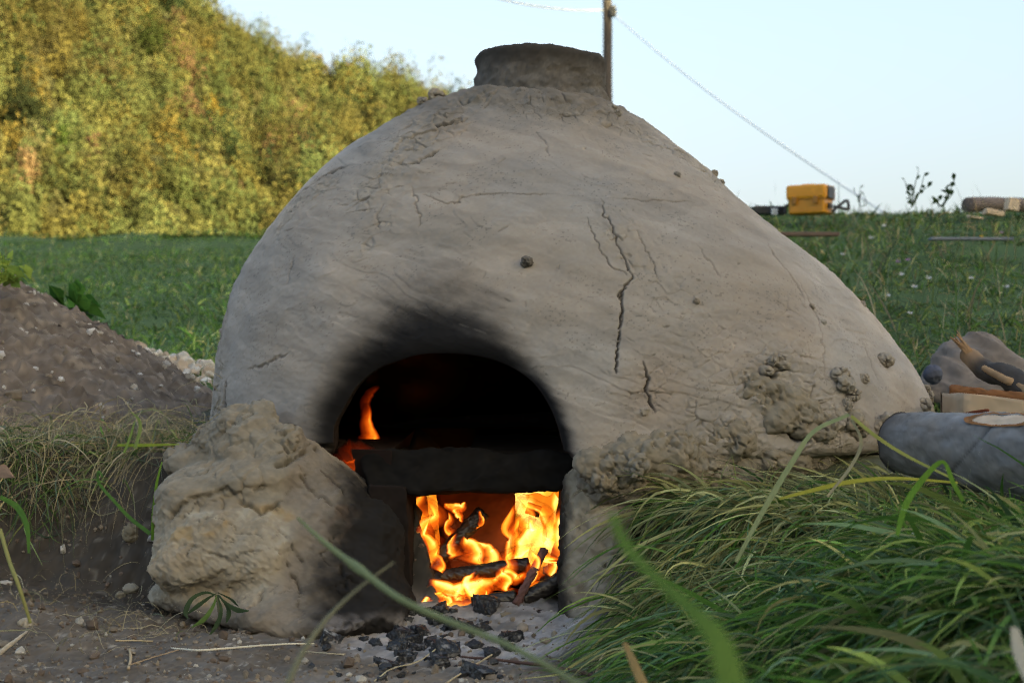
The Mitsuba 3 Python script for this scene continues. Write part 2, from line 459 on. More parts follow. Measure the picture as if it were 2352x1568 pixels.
# cracks, in order of their course on the face
CRACKS = [([(978, 444), (1000, 456), (1030, 463), (1048, 468), (1060, 455), (1110, 450), (1180, 445), (1250, 448), (1330, 453)], 0.0009, .005),
          ([(1400, 458), (1470, 461), (1540, 464), (1600, 470)], 0.0008, .004),
          ([(1378, 455), (1386, 490), (1402, 520), (1420, 560), (1438, 600), (1452, 628), (1444, 650), (1425, 676), (1431, 708), (1423, 756), (1418, 800)], 0.0010, .008),
          ([(1446, 646), (1425, 676), (1431, 710), (1423, 756), (1418, 806), (1416, 835), (1419, 858)], 0.0015, .014),
          ([(1478, 832), (1490, 862), (1484, 890), (1494, 922), (1503, 945)], 0.0014, .012),
          ([(945, 430), (958, 452), (952, 470), (964, 490), (960, 520)], 0.0009, .005),
          ([(880, 470), (862, 500), (868, 525)], 0.0008, .004),
          ([(1345, 500), (1362, 545), (1385, 580), (1410, 612), (1440, 630)], 0.0008, .005),
          ([(1460, 530), (1480, 570), (1500, 600), (1515, 640)], 0.0007, .004),
          ([(566, 851), (600, 842), (632, 826), (662, 813)], 0.0020, .005),
          ([(1760, 560), (1790, 600), (1822, 640), (1850, 690)], 0.0015, .004),
          ([(1600, 560), (1630, 600), (1655, 640)], 0.0013, .003),
          ([(1905, 920), (1935, 965), (1950, 990)], 0.0008, .004),
          ([(1780, 945), (1800, 975), (1830, 1000), (1860, 1015)], 0.0055, .028),
          ([(1770, 855), (1768, 890), (1775, 915)], 0.0045, .02),
          ([(1980, 780), (2000, 830), (2018, 870)], 0.0007, .004),
          ([(675, 590), (668, 620), (660, 650)], 0.0015, .004),
          ([(540, 650), (528, 700), (520, 750)], 0.0008, .004),
          ([(520, 870), (516, 920), (518, 965)], 0.0040, .014),
          ([(1230, 300), (1255, 335), (1262, 360)], 0.0013, .003),
          ([(640, 490), (690, 440), (745, 400), (800, 380)], 0.0030, .008),
          ([(930, 380), (960, 372), (985, 355), (1010, 345)], 0.0030, .010),
          ([(965, 300), (990, 292), (1030, 290), (1070, 280)], 0.0028, .010),
          ([(1830, 640), (1870, 720), (1888, 800), (1895, 880)], 0.0012, .003)]
pts, wid, dep = [], [], []
cr = np.random.default_rng(5)
cKD = cKDTree(V0)
for poly, w, d in CRACKS:
    p3 = np.array([hit(a, b) for a, b in poly])
    n = int(np.linalg.norm(np.diff(p3, axis=0), axis=1).sum() / 0.0012) + 4
    i = np.linspace(0, len(p3) - 1, n)
    p3 = np.stack([np.interp(i, np.arange(len(p3)), p3[:, k]) for k in range(3)], 1)
    jag = np.stack([fbm(np.stack([np.arange(n) * .09, np.full(n, s * 7.0), np.full(n, w * 9e3 + len(pts) % 17)], 1), 3, s) for s in (1, 2, 3)], 1) - .5
    p3 = V0[cKD.query(p3 + jag * 0.017)[1]]
    taper = np.minimum(1, np.minimum(np.arange(n), np.arange(n)[::-1]) / (0.25 * n) + 0.35) * (0.75 + .5 * noise(np.stack([np.arange(n) * .12, np.full(n, 3.1 + w * 1e4), np.zeros(n)], 1), 9))
    pts.append(p3); wid.append(w * taper); dep.append(d * taper)
# short straw marks and pits pressed into the clay
for k in range(380):
    i = seen_i[cr.integers(len(seen_i))]
    c, n = V0[i], N0[i]
    if cr.random() > 0.30 + 0.7 * rough[i]:
        continue
    t = np.cross(n, [0, 0, 1]); t /= np.linalg.norm(t) + 1e-9
    u = np.cross(n, t)
    a = cr.normal(0.35, 0.9)
    L = 0.002 + 0.016 * cr.random() ** 2.2 * (2.0 if cr.random() < .10 else 1)
    m = max(2, int(L / 0.0012))
    s = np.linspace(-.5, .5, m)[:, None]
    bend = cr.normal(0, .25)
    p3 = c + s * L * (math.cos(a) * t + math.sin(a) * u) + (s * s) * L * bend * u
    pts.append(p3); wid.append(cr.uniform(0.0005, 0.0013) * (.4 + np.sin(np.linspace(.3, 2.8, m)))); dep.append(np.full(m, cr.uniform(0.001, 0.004)))
pts, wid, dep = np.vstack(pts), np.concatenate(wid), np.concatenate(dep)
dd, ii = cKDTree(pts).query(V0, distance_upper_bound=0.03)
ok = np.isfinite(dd)
groove = np.zeros(len(V0)); gdep = np.zeros(len(V0)); gtint = np.zeros(len(V0))
groove[ok] = np.exp(-(dd[ok] / (wid[ii[ok]] * 1.2 + 0.00045)) ** 2)
gdep[ok] = groove[ok] * dep[ii[ok]]
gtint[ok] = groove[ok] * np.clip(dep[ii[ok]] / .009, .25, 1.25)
disp -= gdep
# combed finger marks on the right of the face
fm = np.zeros(len(V0))
for k in range(6):
    a0, a1 = hit(1345 + 24 * k, 470), hit(1440 + 22 * k, 640)
    t = np.clip(((V0 - a0) @ (a1 - a0)) / ((a1 - a0) ** 2).sum(), 0, 1)
    dl = np.linalg.norm(V0 - a0 - t[:, None] * (a1 - a0) - .012 * np.sin(t * 3)[:, None] * [1, 0, 0], axis=1)
    fm = np.maximum(fm, np.exp(-(dl / 0.0045) ** 2) * np.sin(np.pi * t))
disp -= 0.0055 * fm
calm = ss(0.0, 0.05, AD)
lip = lip * (1 + .25 * (fbm(V0 * 14, 3, 164) - .5))
V1 = V0 + N0 * (disp * (0.35 + 0.65 * calm))[:, None] - N0 * lip[:, None]
# close the ends for the cut
bot, top = V1[:nc].mean(0), V1[-nc:].mean(0)
nb = len(V1)
j = np.arange(nc)
caps = np.vstack([np.stack([j, (j + 1) % nc, j * 0 + nb], 1), np.stack([(NR - 1) * nc + (j + 1) % nc, (NR - 1) * nc + j, j * 0 + nb + 1], 1)])
base_f = grid_faces(NR, nc, True)
solid = np.vstack([base_f, np.vstack([np.stack([(j + 1) % nc, j, j * 0 + nb], 1), np.stack([(NR - 1) * nc + j, (NR - 1) * nc + (j + 1) % nc, j * 0 + nb + 1], 1)])])
SV = np.vstack([V1, bot, top])


def manifold(v, f):
    m = m3.Manifold(m3.Mesh(np.asarray(v, np.float32), np.asarray(f, np.uint32)))
    if m.volume() < 0:
        m = m3.Manifold(m3.Mesh(np.asarray(v, np.float32), np.asarray(f[:, ::-1], np.uint32)))
    return m


outer = manifold(SV, solid)
thi = np.linspace(-np.pi, np.pi, 121)[:-1]
I = dome_grid(thi, 60, 0.115)
I[0, :, 2] = 0.0
I = I + 0
Vi = I.reshape(-1, 3)
Vi = Vi + ((fbm(Vi * 9, 3, 90) - .5) * 0.05)[:, None] * np.array([1, 1, .3])
ji = np.arange(120)
fi = np.vstack([grid_faces(60, 120, True), np.stack([(ji + 1) % 120, ji, ji * 0 + len(Vi)], 1), np.stack([59 * 120 + ji, 59 * 120 + (ji + 1) % 120, ji * 0 + len(Vi) + 1], 1)])
inner = manifold(np.vstack([Vi, I[0].mean(0), I[-1].mean(0)]), fi)
cs = m3.CrossSection([low_arch[::-1] if Polygon(low_arch).exterior.is_ccw is False else low_arch])
tun = m3.Manifold.extrude(cs, 0.75).rotate([90, 0, 0]).translate([0, 3.85, 0]).refine_to_length(0.02)
hole = m3.Manifold.cylinder(0.5, 0.115, 0.115, 48).translate([AX, CY, 0.95])
dome = outer - (inner + tun + hole)
mm = dome.to_mesh()
DV, DF = np.array(mm.vert_properties[:, :3], float), np.array(mm.tri_verts, int)
dn, di = cKDTree(V1).query(DV)
on = dn < 1e-4
inside_face = ~on
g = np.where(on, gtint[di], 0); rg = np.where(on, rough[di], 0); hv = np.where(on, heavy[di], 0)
base_c = clay_tint(DV, CLAY, 101, 0.14, 0.11)
sm = DV @ np.array([[0.94, 0, 0.34], [0, 1, 0], [-0.34, 0, 0.94]])
smear = fbm(sm * [7, 7, 40], 4, 102)
base_c = base_c * (1 + 0.40 * (smear - .5))[:, None] * (1 + .30 * (fbm(DV * 5, 3, 113) - .5))[:, None]
wq = DV * [3.4, 3.4, 6.5] + .55 * (np.stack([fbm(DV * 7, 3, q_) for q_ in (171, 172, 173)], 1) - .5)
lay = fbm(wq, 3, 174)
base_c = base_c * (1 - .09 * ss(.50, .515, lay) + .07 * ss(.58, .60, lay) - .06 * ss(.40, .38, lay))[:, None]
damp = zone([(1010, 600, .16, .9), (1180, 540, .18, .8), (1420, 730, .05, 1.), (1410, 690, .04, 1.0), (1440, 800, .05, .6), (1180, 680, .12, .7), (1500, 870, .08, .5), (900, 470, .12, .4), (1750, 620, .10, .5), (1650, 800, .12, .4)], DV) * ss(.40, .58, fbm(DV * [6, 6, 14], 4, 103))
base_c = mixc(base_c, np.array([0.205, 0.185, 0.163]) * (0.8 + .4 * smear)[:, None], 0.62 * damp)
base_c = mixc(base_c, clay_tint(DV, (0.245, 0.222, 0.190), 104, 0.35, 0.02), np.clip(0.65 * rg + 0.9 * hv, 0, 1))
pink = zone([(1500, 890, .08, 1), (1840, 780, .09, .6), (1700, 800, .1, .5), (1040, 300, .06, .6)], DV)
base_c = base_c * (1 + pink[:, None] * np.array([.06, -.02, -.08]))
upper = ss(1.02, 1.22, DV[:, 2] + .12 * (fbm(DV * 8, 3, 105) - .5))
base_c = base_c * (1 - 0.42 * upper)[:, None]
speck = ss(.72, .80, noise(DV / .0052, 111)) * ss(.45, .62, fbm(DV / .06, 3, 112))
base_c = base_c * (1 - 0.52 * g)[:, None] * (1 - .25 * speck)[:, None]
ck = np.where(on, (rough * crackle)[di], 0)
base_c = base_c * (1 - .35 * np.clip(ck, 0, 1))[:, None]
# soot over the mouth
sx, sz = DV[:, 0], DV[:, 2]
ad = np.full(len(DV), 9.0)
nf = (DV[:, 1] < 3.95) & (np.abs(sx + .13) < 0.8)
ad[nf] = arch_dist(sx[nf], sz[nf])
ang = np.arctan2(sz - 0.36, sx + 0.13)          # pi/2 straight up
up = np.exp(-((ang - 1.68) / 0.56) ** 2)
reach = 0.036 + 0.215 * up + 0.06 * ss(1.9, 2.5, ang)
soot = 1 - ss(0.12, 1.0, (ad + 0.09 * (fbm(DV * [9, 9, 13], 5, 106) - .5) * (0.3 + up) + .05 * (smear - .5) * (.3 + up) + .02 * (fbm(DV * 60, 3, 108) - .5) * (.2 + up)) / reach)
soot = np.clip(soot, 0, 1) ** 0.8
sootc = mixc(np.array([0.075, 0.062, 0.054]), SOOT, ss(0.25, 0.9, soot)) * (0.5 + 1.0 * smear)[:, None]
scr = ss(.66, .78, fbm(sm * [22, 22, 130], 3, 109)) * ss(.45, .6, fbm(DV * 14, 2, 110))
colr = mixc(base_c, sootc, soot * (0.985 - .14 * scr * ss(.02, .06, ad)))
inn = clay_tint(DV, (0.030, 0.022, 0.019), 107, 0.5, 0.08)
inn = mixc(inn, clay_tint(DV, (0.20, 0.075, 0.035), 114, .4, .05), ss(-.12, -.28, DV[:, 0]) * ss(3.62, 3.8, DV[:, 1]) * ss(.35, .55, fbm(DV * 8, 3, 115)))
colr[inside_face] = inn[inside_face]
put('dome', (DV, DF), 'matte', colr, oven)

# chimney: a short clay collar with an uneven burnt rim
nt, nz = 420, 90
tc = np.linspace(0, 2 * np.pi, nt, endpoint=False)
prof = np.array([(0.205, -0.055), (0.188, -0.03), (0.176, 0.0), (0.170, 0.03), (0.167, 0.06), (0.168, 0.085), (0.171, 0.103), (0.168, 0.113), (0.158, 0.117), (0.147, 0.113), (0.137, 0.103), (0.130, 0.06), (0.126, 0.0), (0.122, -0.1)])
pr = by_length(prof, nz)
PX = np.stack([AX + 0.0 + pr[:, :1] * np.sin(tc), CY - pr[:, :1] * np.cos(tc), 1.215 + pr[:, 1:] + 0 * tc], -1).reshape(-1, 3)
rimk = ss(0.02, 0.10, PX[:, 2] - 1.215)
PX[:, 2] += rimk * (0.012 * np.cos(np.arctan2(PX[:, 0] - AX, CY - PX[:, 1]) * 1 + .5) + 0.012 * (fbm(np.stack([np.tile(np.sin(tc), nz) * 2.2, np.tile(np.cos(tc), nz) * 2.2, np.zeros(nt * nz)], 1), 3, 5) - .5))
cf = grid_faces(nz, nt, True)
nn = normals(PX, cf)
if (nn[: nt * 20] * (PX[: nt * 20] - [AX, CY, 1.2])).sum() < 0:
    nn = -nn; cf = cf[:, ::-1]
w1, _ = worley(PX * [1, 1, 1.8], 0.03, 31)
w2, _ = worley(PX * [1, 1, 1.6], 0.014, 32)
dispc = (fbm(PX * [14, 14, 40], 4, 33) - .5) * 0.020 + 0.010 * (.5 - w1[:, 0]) * ss(1.28, 1.2, PX[:, 2]) + 0.006 * (.5 - w2[:, 0]) + (fbm(PX * 90, 2, 34) - .5) * .004 + .012 * (fbm(PX * 6, 2, 35) - .5)
PX = PX + nn * (dispc * (1 - .6 * ss(1.28, 1.32, PX[:, 2])))[:, None]
cc = clay_tint(PX, (0.118, 0.108, 0.100), 36, 0.5, 0.03)
cc = mixc(cc, np.array([0.030, 0.027, 0.026]), 0.75 * ss(1.265, 1.335, PX[:, 2] + .05 * (fbm(PX * 12, 3, 37) - .5)))
rad = np.hypot(PX[:, 0] - AX, PX[:, 1] - CY)
cc = mixc(cc, SOOT, ss(0.158, 0.145, rad))
put('chimney', (PX, cf), 'matte', cc, oven, label='short chimney collar with blackened uneven rim')

# the ring wall under the dome that carries it and encloses the firebox
ringm = m3.Manifold.cylinder(0.455, 0.70, 0.70, 64).scale([1.12, 0.94, 1]).translate([0.12, 4.10, -0.10]) - m3.Manifold.cube([0.44, 1.5, 1.0]).translate([-0.27, 2.95, -0.3])
ringm = ringm.refine_to_length(0.05).to_mesh()
rv, rf_ = np.array(ringm.vert_properties[:, :3], float), np.array(ringm.tri_verts)
rc = mixc(clay_tint(rv, (0.10, 0.08, 0.06), 38, .3), np.array([0.018, 0.011, 0.009]), (np.abs(rv[:, 0] + .12) < .42).astype(float))
put('base_wall', (rv, rf_), 'matte', rc, oven, smooth=False)


def soot_on(v, c, amount):
    return mixc(c, np.array([0.016, 0.015, 0.0155]) * (0.7 + .6 * fbm(v * 30, 3, 77))[:, None], np.clip(amount, 0, 1))


def stone(name, pts, rad, base, amp, s, seed, edge=0.006, soften=14, sootf=None, parent=oven, label=None, bs='matte', strata=0.0, grit=1.0, **kw):
    v, f = blob([at(*p) if len(p) == 3 else p for p in pts], rad, edge, soften)
    n = normals(v, f)
    wp = v + 0.03 * (np.stack([fbm(v * 16, 3, seed + k) for k in (50, 51, 52)], 1) - .5)
    d, i = worley(wp, s * 1.5, seed)
    facet = np.random.default_rng(seed).random(i.max() + 1)[i[:, 0]] - .5
    edge_ = d[:, 1] - d[:, 0]
    fiss = ss(0.045, 0.0, edge_) * ss(.47, .6, fbm(v / .05, 2, seed + 60))
    h = (fbm(v / 0.10, 4, seed) - .5) * 2.2 + facet * .5 * ss(0, .25, edge_) + (1 - np.abs(2 * fbm(v / s, 4, seed + 1) - 1)) * 1.0 - .7
    h += grit * ((fbm(v / (s * .24), 4, seed + 2) - .5) * 1.2 + (fbm(v / .008, 2, seed + 7) - .5) * .45) - 1.0 * fiss
    if strata:
        h += strata * (fbm(v * [14, 14, 95], 3, seed + 3) - .5)
    v = v + n * (amp * h)[:, None]
    c = clay_tint(v, base, seed, 0.34, 0.04)
    c = mixc(c, np.clip(np.asarray(base) * [1.5, 1.5, 1.55], 0, .6), .55 * ss(.60, .74, fbm(v / .028, 4, seed + 8)))
    c = mixc(c, np.asarray(base) * [.62, .56, .5], .6 * ss(.56, .70, fbm(v / .05, 4, seed + 9)))
    c = c * (1 - .4 * fiss)[:, None]
    if sootf is not None:
        c = soot_on(v, c, sootf(v))
    return put(name, (v, f), bs, c, parent, label=label, **kw)


# clay slab pressed over it
def clay_part(name, pts, rad, amp, s, seed, base=CLAY_WET, edge=0.0036, sootf=None, label=None):
    v, f = blob([at(*p) for p in pts], rad, edge, 8)
    v = crumble(v, f, amp, s, seed)
    c = clay_tint(v, base, seed, 0.26, 0.03)
    if sootf is not None:
        c = soot_on(v, c, sootf(v))
    return put(name, (v, f), 'matte', c, oven, label=label)


def soot_left(v):
    edge_ = -0.352 - 0.30 * np.clip(0.24 - v[:, 2], -.05, .14)
    return ss(edge_ - .065, edge_ + .02, v[:, 0] + 0.10 * (fbm(v * 9, 3, 79) - .5) + .05 * (fbm(v * 40, 3, 78) - .5)) * 0.985


def cut(v, lines):
    """Depth of cracks running over a foot stone, and how close each vertex is to one."""
    pv = np.stack([1176 + F * v[:, 0] / v[:, 1], 784 - F * (v[:, 2] - CZ) / v[:, 1]], 1)
    nn = normals_cache[0]
    front = np.nonzero((nn * (v - [0, 0, CZ])).sum(1) < 0)[0]
    tr_ = cKDTree(pv[front])
    dep_, near = np.zeros(len(v)), np.zeros(len(v))
    for line, w, d in lines:
        cand = [front[tr_.query_ball_point(q, 9)] for q in line]
        p3 = np.array([v[c_[np.argmin(v[c_, 1])]] if len(c_) else v[front[tr_.query(q)[1]]] for c_, q in zip(cand, line)])
        n = int(np.linalg.norm(np.diff(p3, axis=0), axis=1).sum() / .002) + 6
        i = np.linspace(0, len(p3) - 1, n)
        p3 = np.stack([np.interp(i, np.arange(len(p3)), p3[:, k]) for k in range(3)], 1)
        p3 = p3 + .012 * (np.stack([fbm(np.stack([np.arange(n) * .16, np.full(n, line[0][0] * .1), np.full(n, k * 9.)], 1), 3, k) for k in range(3)], 1) - .5)
        g_ = np.exp(-(cKDTree(p3).query(v)[0] / w) ** 2)
        dep_ = np.maximum(dep_, d * g_); near = np.maximum(near, g_)
    return dep_, near


E = lambda px, py, Y, *r: (at(px, py, Y), r if len(r) == 3 else r[0])
mass = [E(500, 1275, 3.43, .122, .15, .080), E(600, 1265, 3.43, .11, .15, .09), E(405, 1298, 3.37, .058, .09, .045), E(540, 1215, 3.43, .10, .12, .05), E(450, 1225, 3.42, .065, .10, .038), E(500, 1360, 3.48, .10, .14, .035), E(430, 1360, 3.52, .07, .12, .035), E(560, 1392, 3.41, .10, .12, .032),
        E(465, 1120, 3.48, .080, .13, .044), E(570, 1098, 3.48, .090, .13, .046), E(640, 1080, 3.47, .06, .09, .043), E(415, 1142, 3.44, .042, .08, .036), E(520, 1165, 3.48, .115, .13, .05), E(430, 1185, 3.46, .06, .09, .04), E(630, 1170, 3.49, .09, .14, .07),
        E(720, 1120, 3.53, .080, .13, .08), E(755, 1220, 3.50, .110, .15, .12), E(790, 1330, 3.46, .12, .16, .11), E(700, 1370, 3.40, .11, .14, .085), E(630, 1405, 3.32, .080, .12, .05),
        E(860, 1390, 3.42, .085, .14, .075), E(740, 1435, 3.27, .085, .11, .035), E(660, 1290, 3.45, .11, .15, .09), E(800, 1160, 3.58, .055, .12, .075), E(690, 1220, 3.48, .09, .14, .085), E(850, 1250, 3.50, .08, .12, .10),
        E(590, 1000, 3.51, .060, .06, .050), E(635, 1035, 3.48, .045, .05, .036), E(540, 980, 3.54, .046, .05, .044), E(500, 1010, 3.60, .055, .07, .05), E(440, 1060, 3.63, .065, .08, .045), E(600, 958, 3.53, .033, .03, .03), E(665, 1005, 3.47, .03, .03, .03), E(555, 1040, 3.50, .06, .06, .03), E(690, 1050, 3.52, .05, .07, .04)]
mv_, mf_ = nets(mass, 0.011, 0.0040)
nm_ = normals(mv_, mf_)
if (nm_ * (mv_ - mv_.mean(0))).sum() < 0:
    mf_ = mf_[:, ::-1]; nm_ = -nm_
mpx = 1176 + F * mv_[:, 0] / mv_[:, 1]; mpy = 784 - F * (mv_[:, 2] - CZ) / mv_[:, 1]
wob = 40 * (fbm(mv_ * 12, 3, 240) - .5)
is_clod = ss(1062, 1040, mpy + wob) * ss(700, 670, mpx)
is_slab = ss(1178, 1160, mpy + .8 * wob) * ss(668, 640, mpx + wob) * (1 - is_clod)
is_rock = ss(1150, 1180, mpy + .8 * wob) * ss(690, 630, mpx + 2 * wob + .25 * (mpy - 1260)) * ss(1400, 1375, mpy + .4 * wob)
is_plaster = np.clip(1 - is_clod - is_slab - is_rock, 0, 1)
v_cl = crumble(mv_, mf_, .0165, .048, 241, lumps=.30)
v_sl = crumble(mv_, mf_, .0085, .05, 242, lumps=.3)
d_, i_ = worley(mv_ + .03 * (np.stack([fbm(mv_ * 14, 3, k) for k in (243, 244, 245)], 1) - .5), .075, 246)
fac = np.random.default_rng(4).random(i_.max() + 1)[i_[:, 0]] - .5
rdg = 1 - np.abs(2 * fbm(mv_ * [20, 20, 18] + .6 * fbm(mv_ * 9, 2, 260)[:, None], 5, 247) - 1)
rock_h = .009 * (rdg - .75) + .016 * fac * ss(0, .3, d_[:, 1] - d_[:, 0]) + .014 * (fbm(mv_ * 45, 4, 248) - .5) + .006 * (fbm(mv_ * 150, 2, 249) - .5) + .005 * (noise(mv_ * 210, 264) - .5)
plas_h = .018 * (fbm(mv_ * 11, 4, 250) - .5) + .013 * (fbm(mv_ * 42, 4, 251) - .5) + .007 * (fbm(mv_ * 120, 3, 252) - .5) + .008 * fac * ss(0, .15, d_[:, 1] - d_[:, 0])
normals_cache = [nm_]
FOOT = [([(385, 1190), (430, 1160), (470, 1135), (520, 1128), (560, 1150), (600, 1168), (640, 1150)], .0045, .010), ([(640, 1062), (665, 1055), (700, 1035), (735, 1022)], .004, .014), ([(505, 1115), (520, 1135)], .0035, .01), ([(668, 1290), (680, 1318), (692, 1350)], .003, .012), ([(788, 1290), (795, 1320), (802, 1345)], .0035, .014), ([(600, 1345), (585, 1375), (560, 1390)], .003, .008), ([(420, 1240), (480, 1262), (520, 1290), (600, 1300)], .003, .006), ([(690, 1080), (720, 1120), (760, 1150), (800, 1180)], .003, .008), ([(640, 1200), (680, 1250), (700, 1280)], .0025, .006), ([(745, 1075), (790, 1120), (810, 1170)], .003, .007)]
gd_, gn_ = cut(mv_, FOOT)
vein = ss(.014, .0, np.abs(fbm(mv_ * [13, 13, 15] + .5 * fbm(mv_ * 30, 2, 262)[:, None], 3, 261) - .5)) * ss(.42, .56, fbm(mv_ * 9, 2, 263))
gd_ = gd_ + .0055 * vein
gn_ = np.maximum(gn_, .75 * vein)
mv_ = mv_ + (v_cl - mv_) * is_clod[:, None] + (v_sl - mv_) * is_slab[:, None] + nm_ * (rock_h * is_rock + plas_h * is_plaster - gd_)[:, None]
mc_ = mixc(clay_tint(mv_, (0.205, 0.176, 0.146), 253, .36, .05), clay_tint(mv_, CLAY_WET, 254, .28, .025), np.clip(is_clod + is_slab, 0, 1))
och = clay_tint(mv_, (0.285, 0.246, 0.192), 255, .42, .045)
och = mixc(och, np.array([0.40, 0.37, 0.31]), .6 * ss(.58, .72, fbm(mv_ / .04, 4, 256)))
och = mixc(och, np.array([0.34, 0.225, 0.085]), .5 * ss(.62, .74, fbm(mv_ / .05, 3, 257)))
mc_ = mixc(mc_, och, is_rock)
mc_ = mixc(mc_, np.array([0.27, 0.17, 0.11]), .6 * np.exp(-((mpx - 800) / 45) ** 2 - ((mpy - 1185) / 60) ** 2) * ss(.42, .6, fbm(mv_ * 30, 3, 258)))
mc_ = mc_ * (1 - .55 * gn_)[:, None]
mc_ = soot_on(mv_, mc_, soot_left(mv_))
mc_ = mixc(mc_, np.array([.30, .28, .285]), .7 * ss(1395, 1440, mpy + .6 * wob) * ss(690, 780, mpx) * ss(.45, .7, fbm(mv_ * 25, 3, 259)))
put('base_stone', (mv_, mf_), 'matte', mc_, oven, label='ochre boulder smeared into clay left of the firebox, sooted on its right')
# dark block between that stone and the fire
jv, jf = blob([at(852, 1118, 3.49), at(928, 1122, 3.49), at(944, 1400, 3.49), at(852, 1400, 3.49), at(852, 1118, 3.72), at(958, 1122, 3.72), at(972, 1398, 3.72), at(852, 1398, 3.72)], 0.005, 0.006, 3)
jv = jv + normals(jv, jf) * ((fbm(jv * 30, 4, 203) - .5) * 0.012)[:, None]
put('jamb_block', (jv, jf), 'matte', clay_tint(jv, (0.016, 0.012, 0.011), 203, .4, .03), oven, label='blackened block on the left of the fire')
# lintel stone
lv, lf = blob([at(842, 1060, 3.56), at(850, 1112, 3.52), at(960, 1126, 3.50), at(1300, 1116, 3.50), at(1318, 1058, 3.50), at(1180, 1045, 3.52), at(1000, 1042, 3.54), at(900, 1046, 3.56), at(850, 1100, 3.75), at(1300, 1100, 3.75), at(870, 1060, 3.75), at(1300, 1060, 3.75)], 0.010, 0.007, 6)
lv = lv + normals(lv, lf) * ((fbm(lv * 14, 4, 204) - .5) * 0.040 + (fbm(lv * 70, 3, 205) - .5) * 0.008)[:, None]
put('lintel_stone', (lv, lf), 'matte', clay_tint(lv, (0.0095, 0.0085, 0.008), 204, .6, .03), oven, label='rough soot-black lintel stone across the mouth')
# baking floor behind the lintel, with a gap on its left that lets the firelight up
kv, kf = blob([(-0.10, 3.78, 0.285), (0.62, 3.78, 0.285), (0.62, 4.60, 0.285), (-0.10, 4.60, 0.285), (-0.10, 3.78, 0.33), (0.62, 3.78, 0.33), (0.62, 4.60, 0.33), (-0.10, 4.60, 0.33)], 0.006, 0.03, 2)
put('baking_floor', (kv, kf), 'matte', clay_tint(kv, (0.03, 0.024, 0.02), 206, .3, .05), oven)
# inner left wall pieces glimpsed through the mouth
for k, (pp, rr) in enumerate((([at(790, 1078, 3.72), at(850, 1080, 3.72), at(850, 1030, 3.74), at(780, 1020, 3.74), at(800, 1050, 3.95), at(860, 1050, 3.95)], .012),)):
    v, f = blob(pp, rr, 0.012, 4)
    v = v + normals(v, f) * ((fbm(v * 22, 3, 220 + k) - .5) * 0.02)[:, None]
    put('inner_block', (v, f), 'matte', clay_tint(v, (0.024, 0.014, 0.011), 221 + k, .3, .04), oven)
# right jamb
def soot_right(v):
    return ss(0.134, 0.108, v[:, 0] + 0.03 * (fbm(v * 22, 3, 80) - .5)) * 0.95


stone('jamb_stone', [(1308, 1105, 3.45), (1345, 1074, 3.42), (1430, 1078, 3.42), (1450, 1140, 3.42), (1425, 1300, 3.40), (1385, 1400, 3.38), (1300, 1415, 3.42), (1296, 1330, 3.46), (1300, 1200, 3.47), (1330, 1085, 3.8), (1330, 1390, 3.8)], 0.012,
      (0.30, 0.265, 0.21), 0.010, 0.05, 207, 0.0045, 8, sootf=soot_right, label='grey clay-covered stone right of the firebox')
jv, jf = blob([(0.118, 3.52, 0.0), (0.20, 3.52, 0.0), (0.118, 3.52, 0.30), (0.20, 3.52, 0.30), (0.118, 3.75, 0.0), (0.2, 3.75, 0), (0.118, 3.75, 0.3), (0.2, 3.75, 0.3)], 0.008, 0.012, 4)
jv = jv + normals(jv, jf) * ((fbm(jv * 30, 4, 209) - .5) * 0.012)[:, None]
put('jamb_block', (jv, jf), 'matte', clay_tint(jv, (0.07, 0.04, 0.03), 209, .4, .03), oven)
# pillar brick in the firebox
pv, pf = blob([at(1010, 1110, 3.72), at(1174, 1110, 3.72), at(1180, 1290, 3.72), at(1040, 1300, 3.72), at(1010, 1110, 3.86), at(1170, 1110, 3.86), at(1176, 1300, 3.86), at(1020, 1300, 3.86)], 0.006, 0.007, 3)
pv = pv + normals(pv, pf) * ((fbm(pv * 26, 4, 210) - .5) * 0.012)[:, None]
put('pillar_brick', (pv, pf), 'matte', clay_tint(pv, (0.20, 0.075, 0.038), 210, .35, .03), oven, label='rusty brown brick propping the floor inside the fire')

# crumbly clay apron round the right foot
AR = np.random.default_rng(15)
path_ = curve([at(*q) for q in ((1385, 1062, 3.385), (1450, 1040, 3.385), (1540, 1032, 3.40), (1640, 1035, 3.44), (1740, 1038, 3.49), (1830, 1032, 3.55), (1920, 1014, 3.64), (2000, 1000, 3.74), (2070, 990, 3.86), (2130, 985, 3.98))], 60)
clods = []
for i in range(60):
    for q in range(4):
        r = AR.uniform(.014, .036) * (1.25 if i > 26 else 1)
        clods.append((path_[i] + AR.normal(0, 1, 3) * [.016, .022, .018] + [0, .015, -.006], r * AR.uniform(.75, 1.25, 3)))
    clods.append((path_[i] + [0, .03, -.045], (.05, .05, .05)))
for a_, b_, r in ((1760, 895, .030), (1735, 880, .026), (1790, 915, .034), (1810, 950, .036), (1780, 965, .03), (1845, 975, .036), (1720, 905, .02), (1755, 930, .026), (1830, 925, .03), (1890, 985, .035), (1950, 965, .028), (1965, 985, .03), (1860, 940, .022), (1700, 985, .022), (1650, 1000, .024)):
    clods.append((hit(a_, b_) + [0, .4 * r, 0], (r, r * .8, r)))
av, af = nets(clods, 0.0055, 0.0044)
if (normals(av, af) * (av - av.mean(0))).sum() < 0:
    af = af[:, ::-1]
av = crumble(av, af, .0125, .026, 231, lumps=.5)
put('clay_apron', (av, af), 'matte', clay_tint(av, CLAY_WET * .96, 231, .30, .02), oven, label='crumbly wet clay heaped along the right foot')
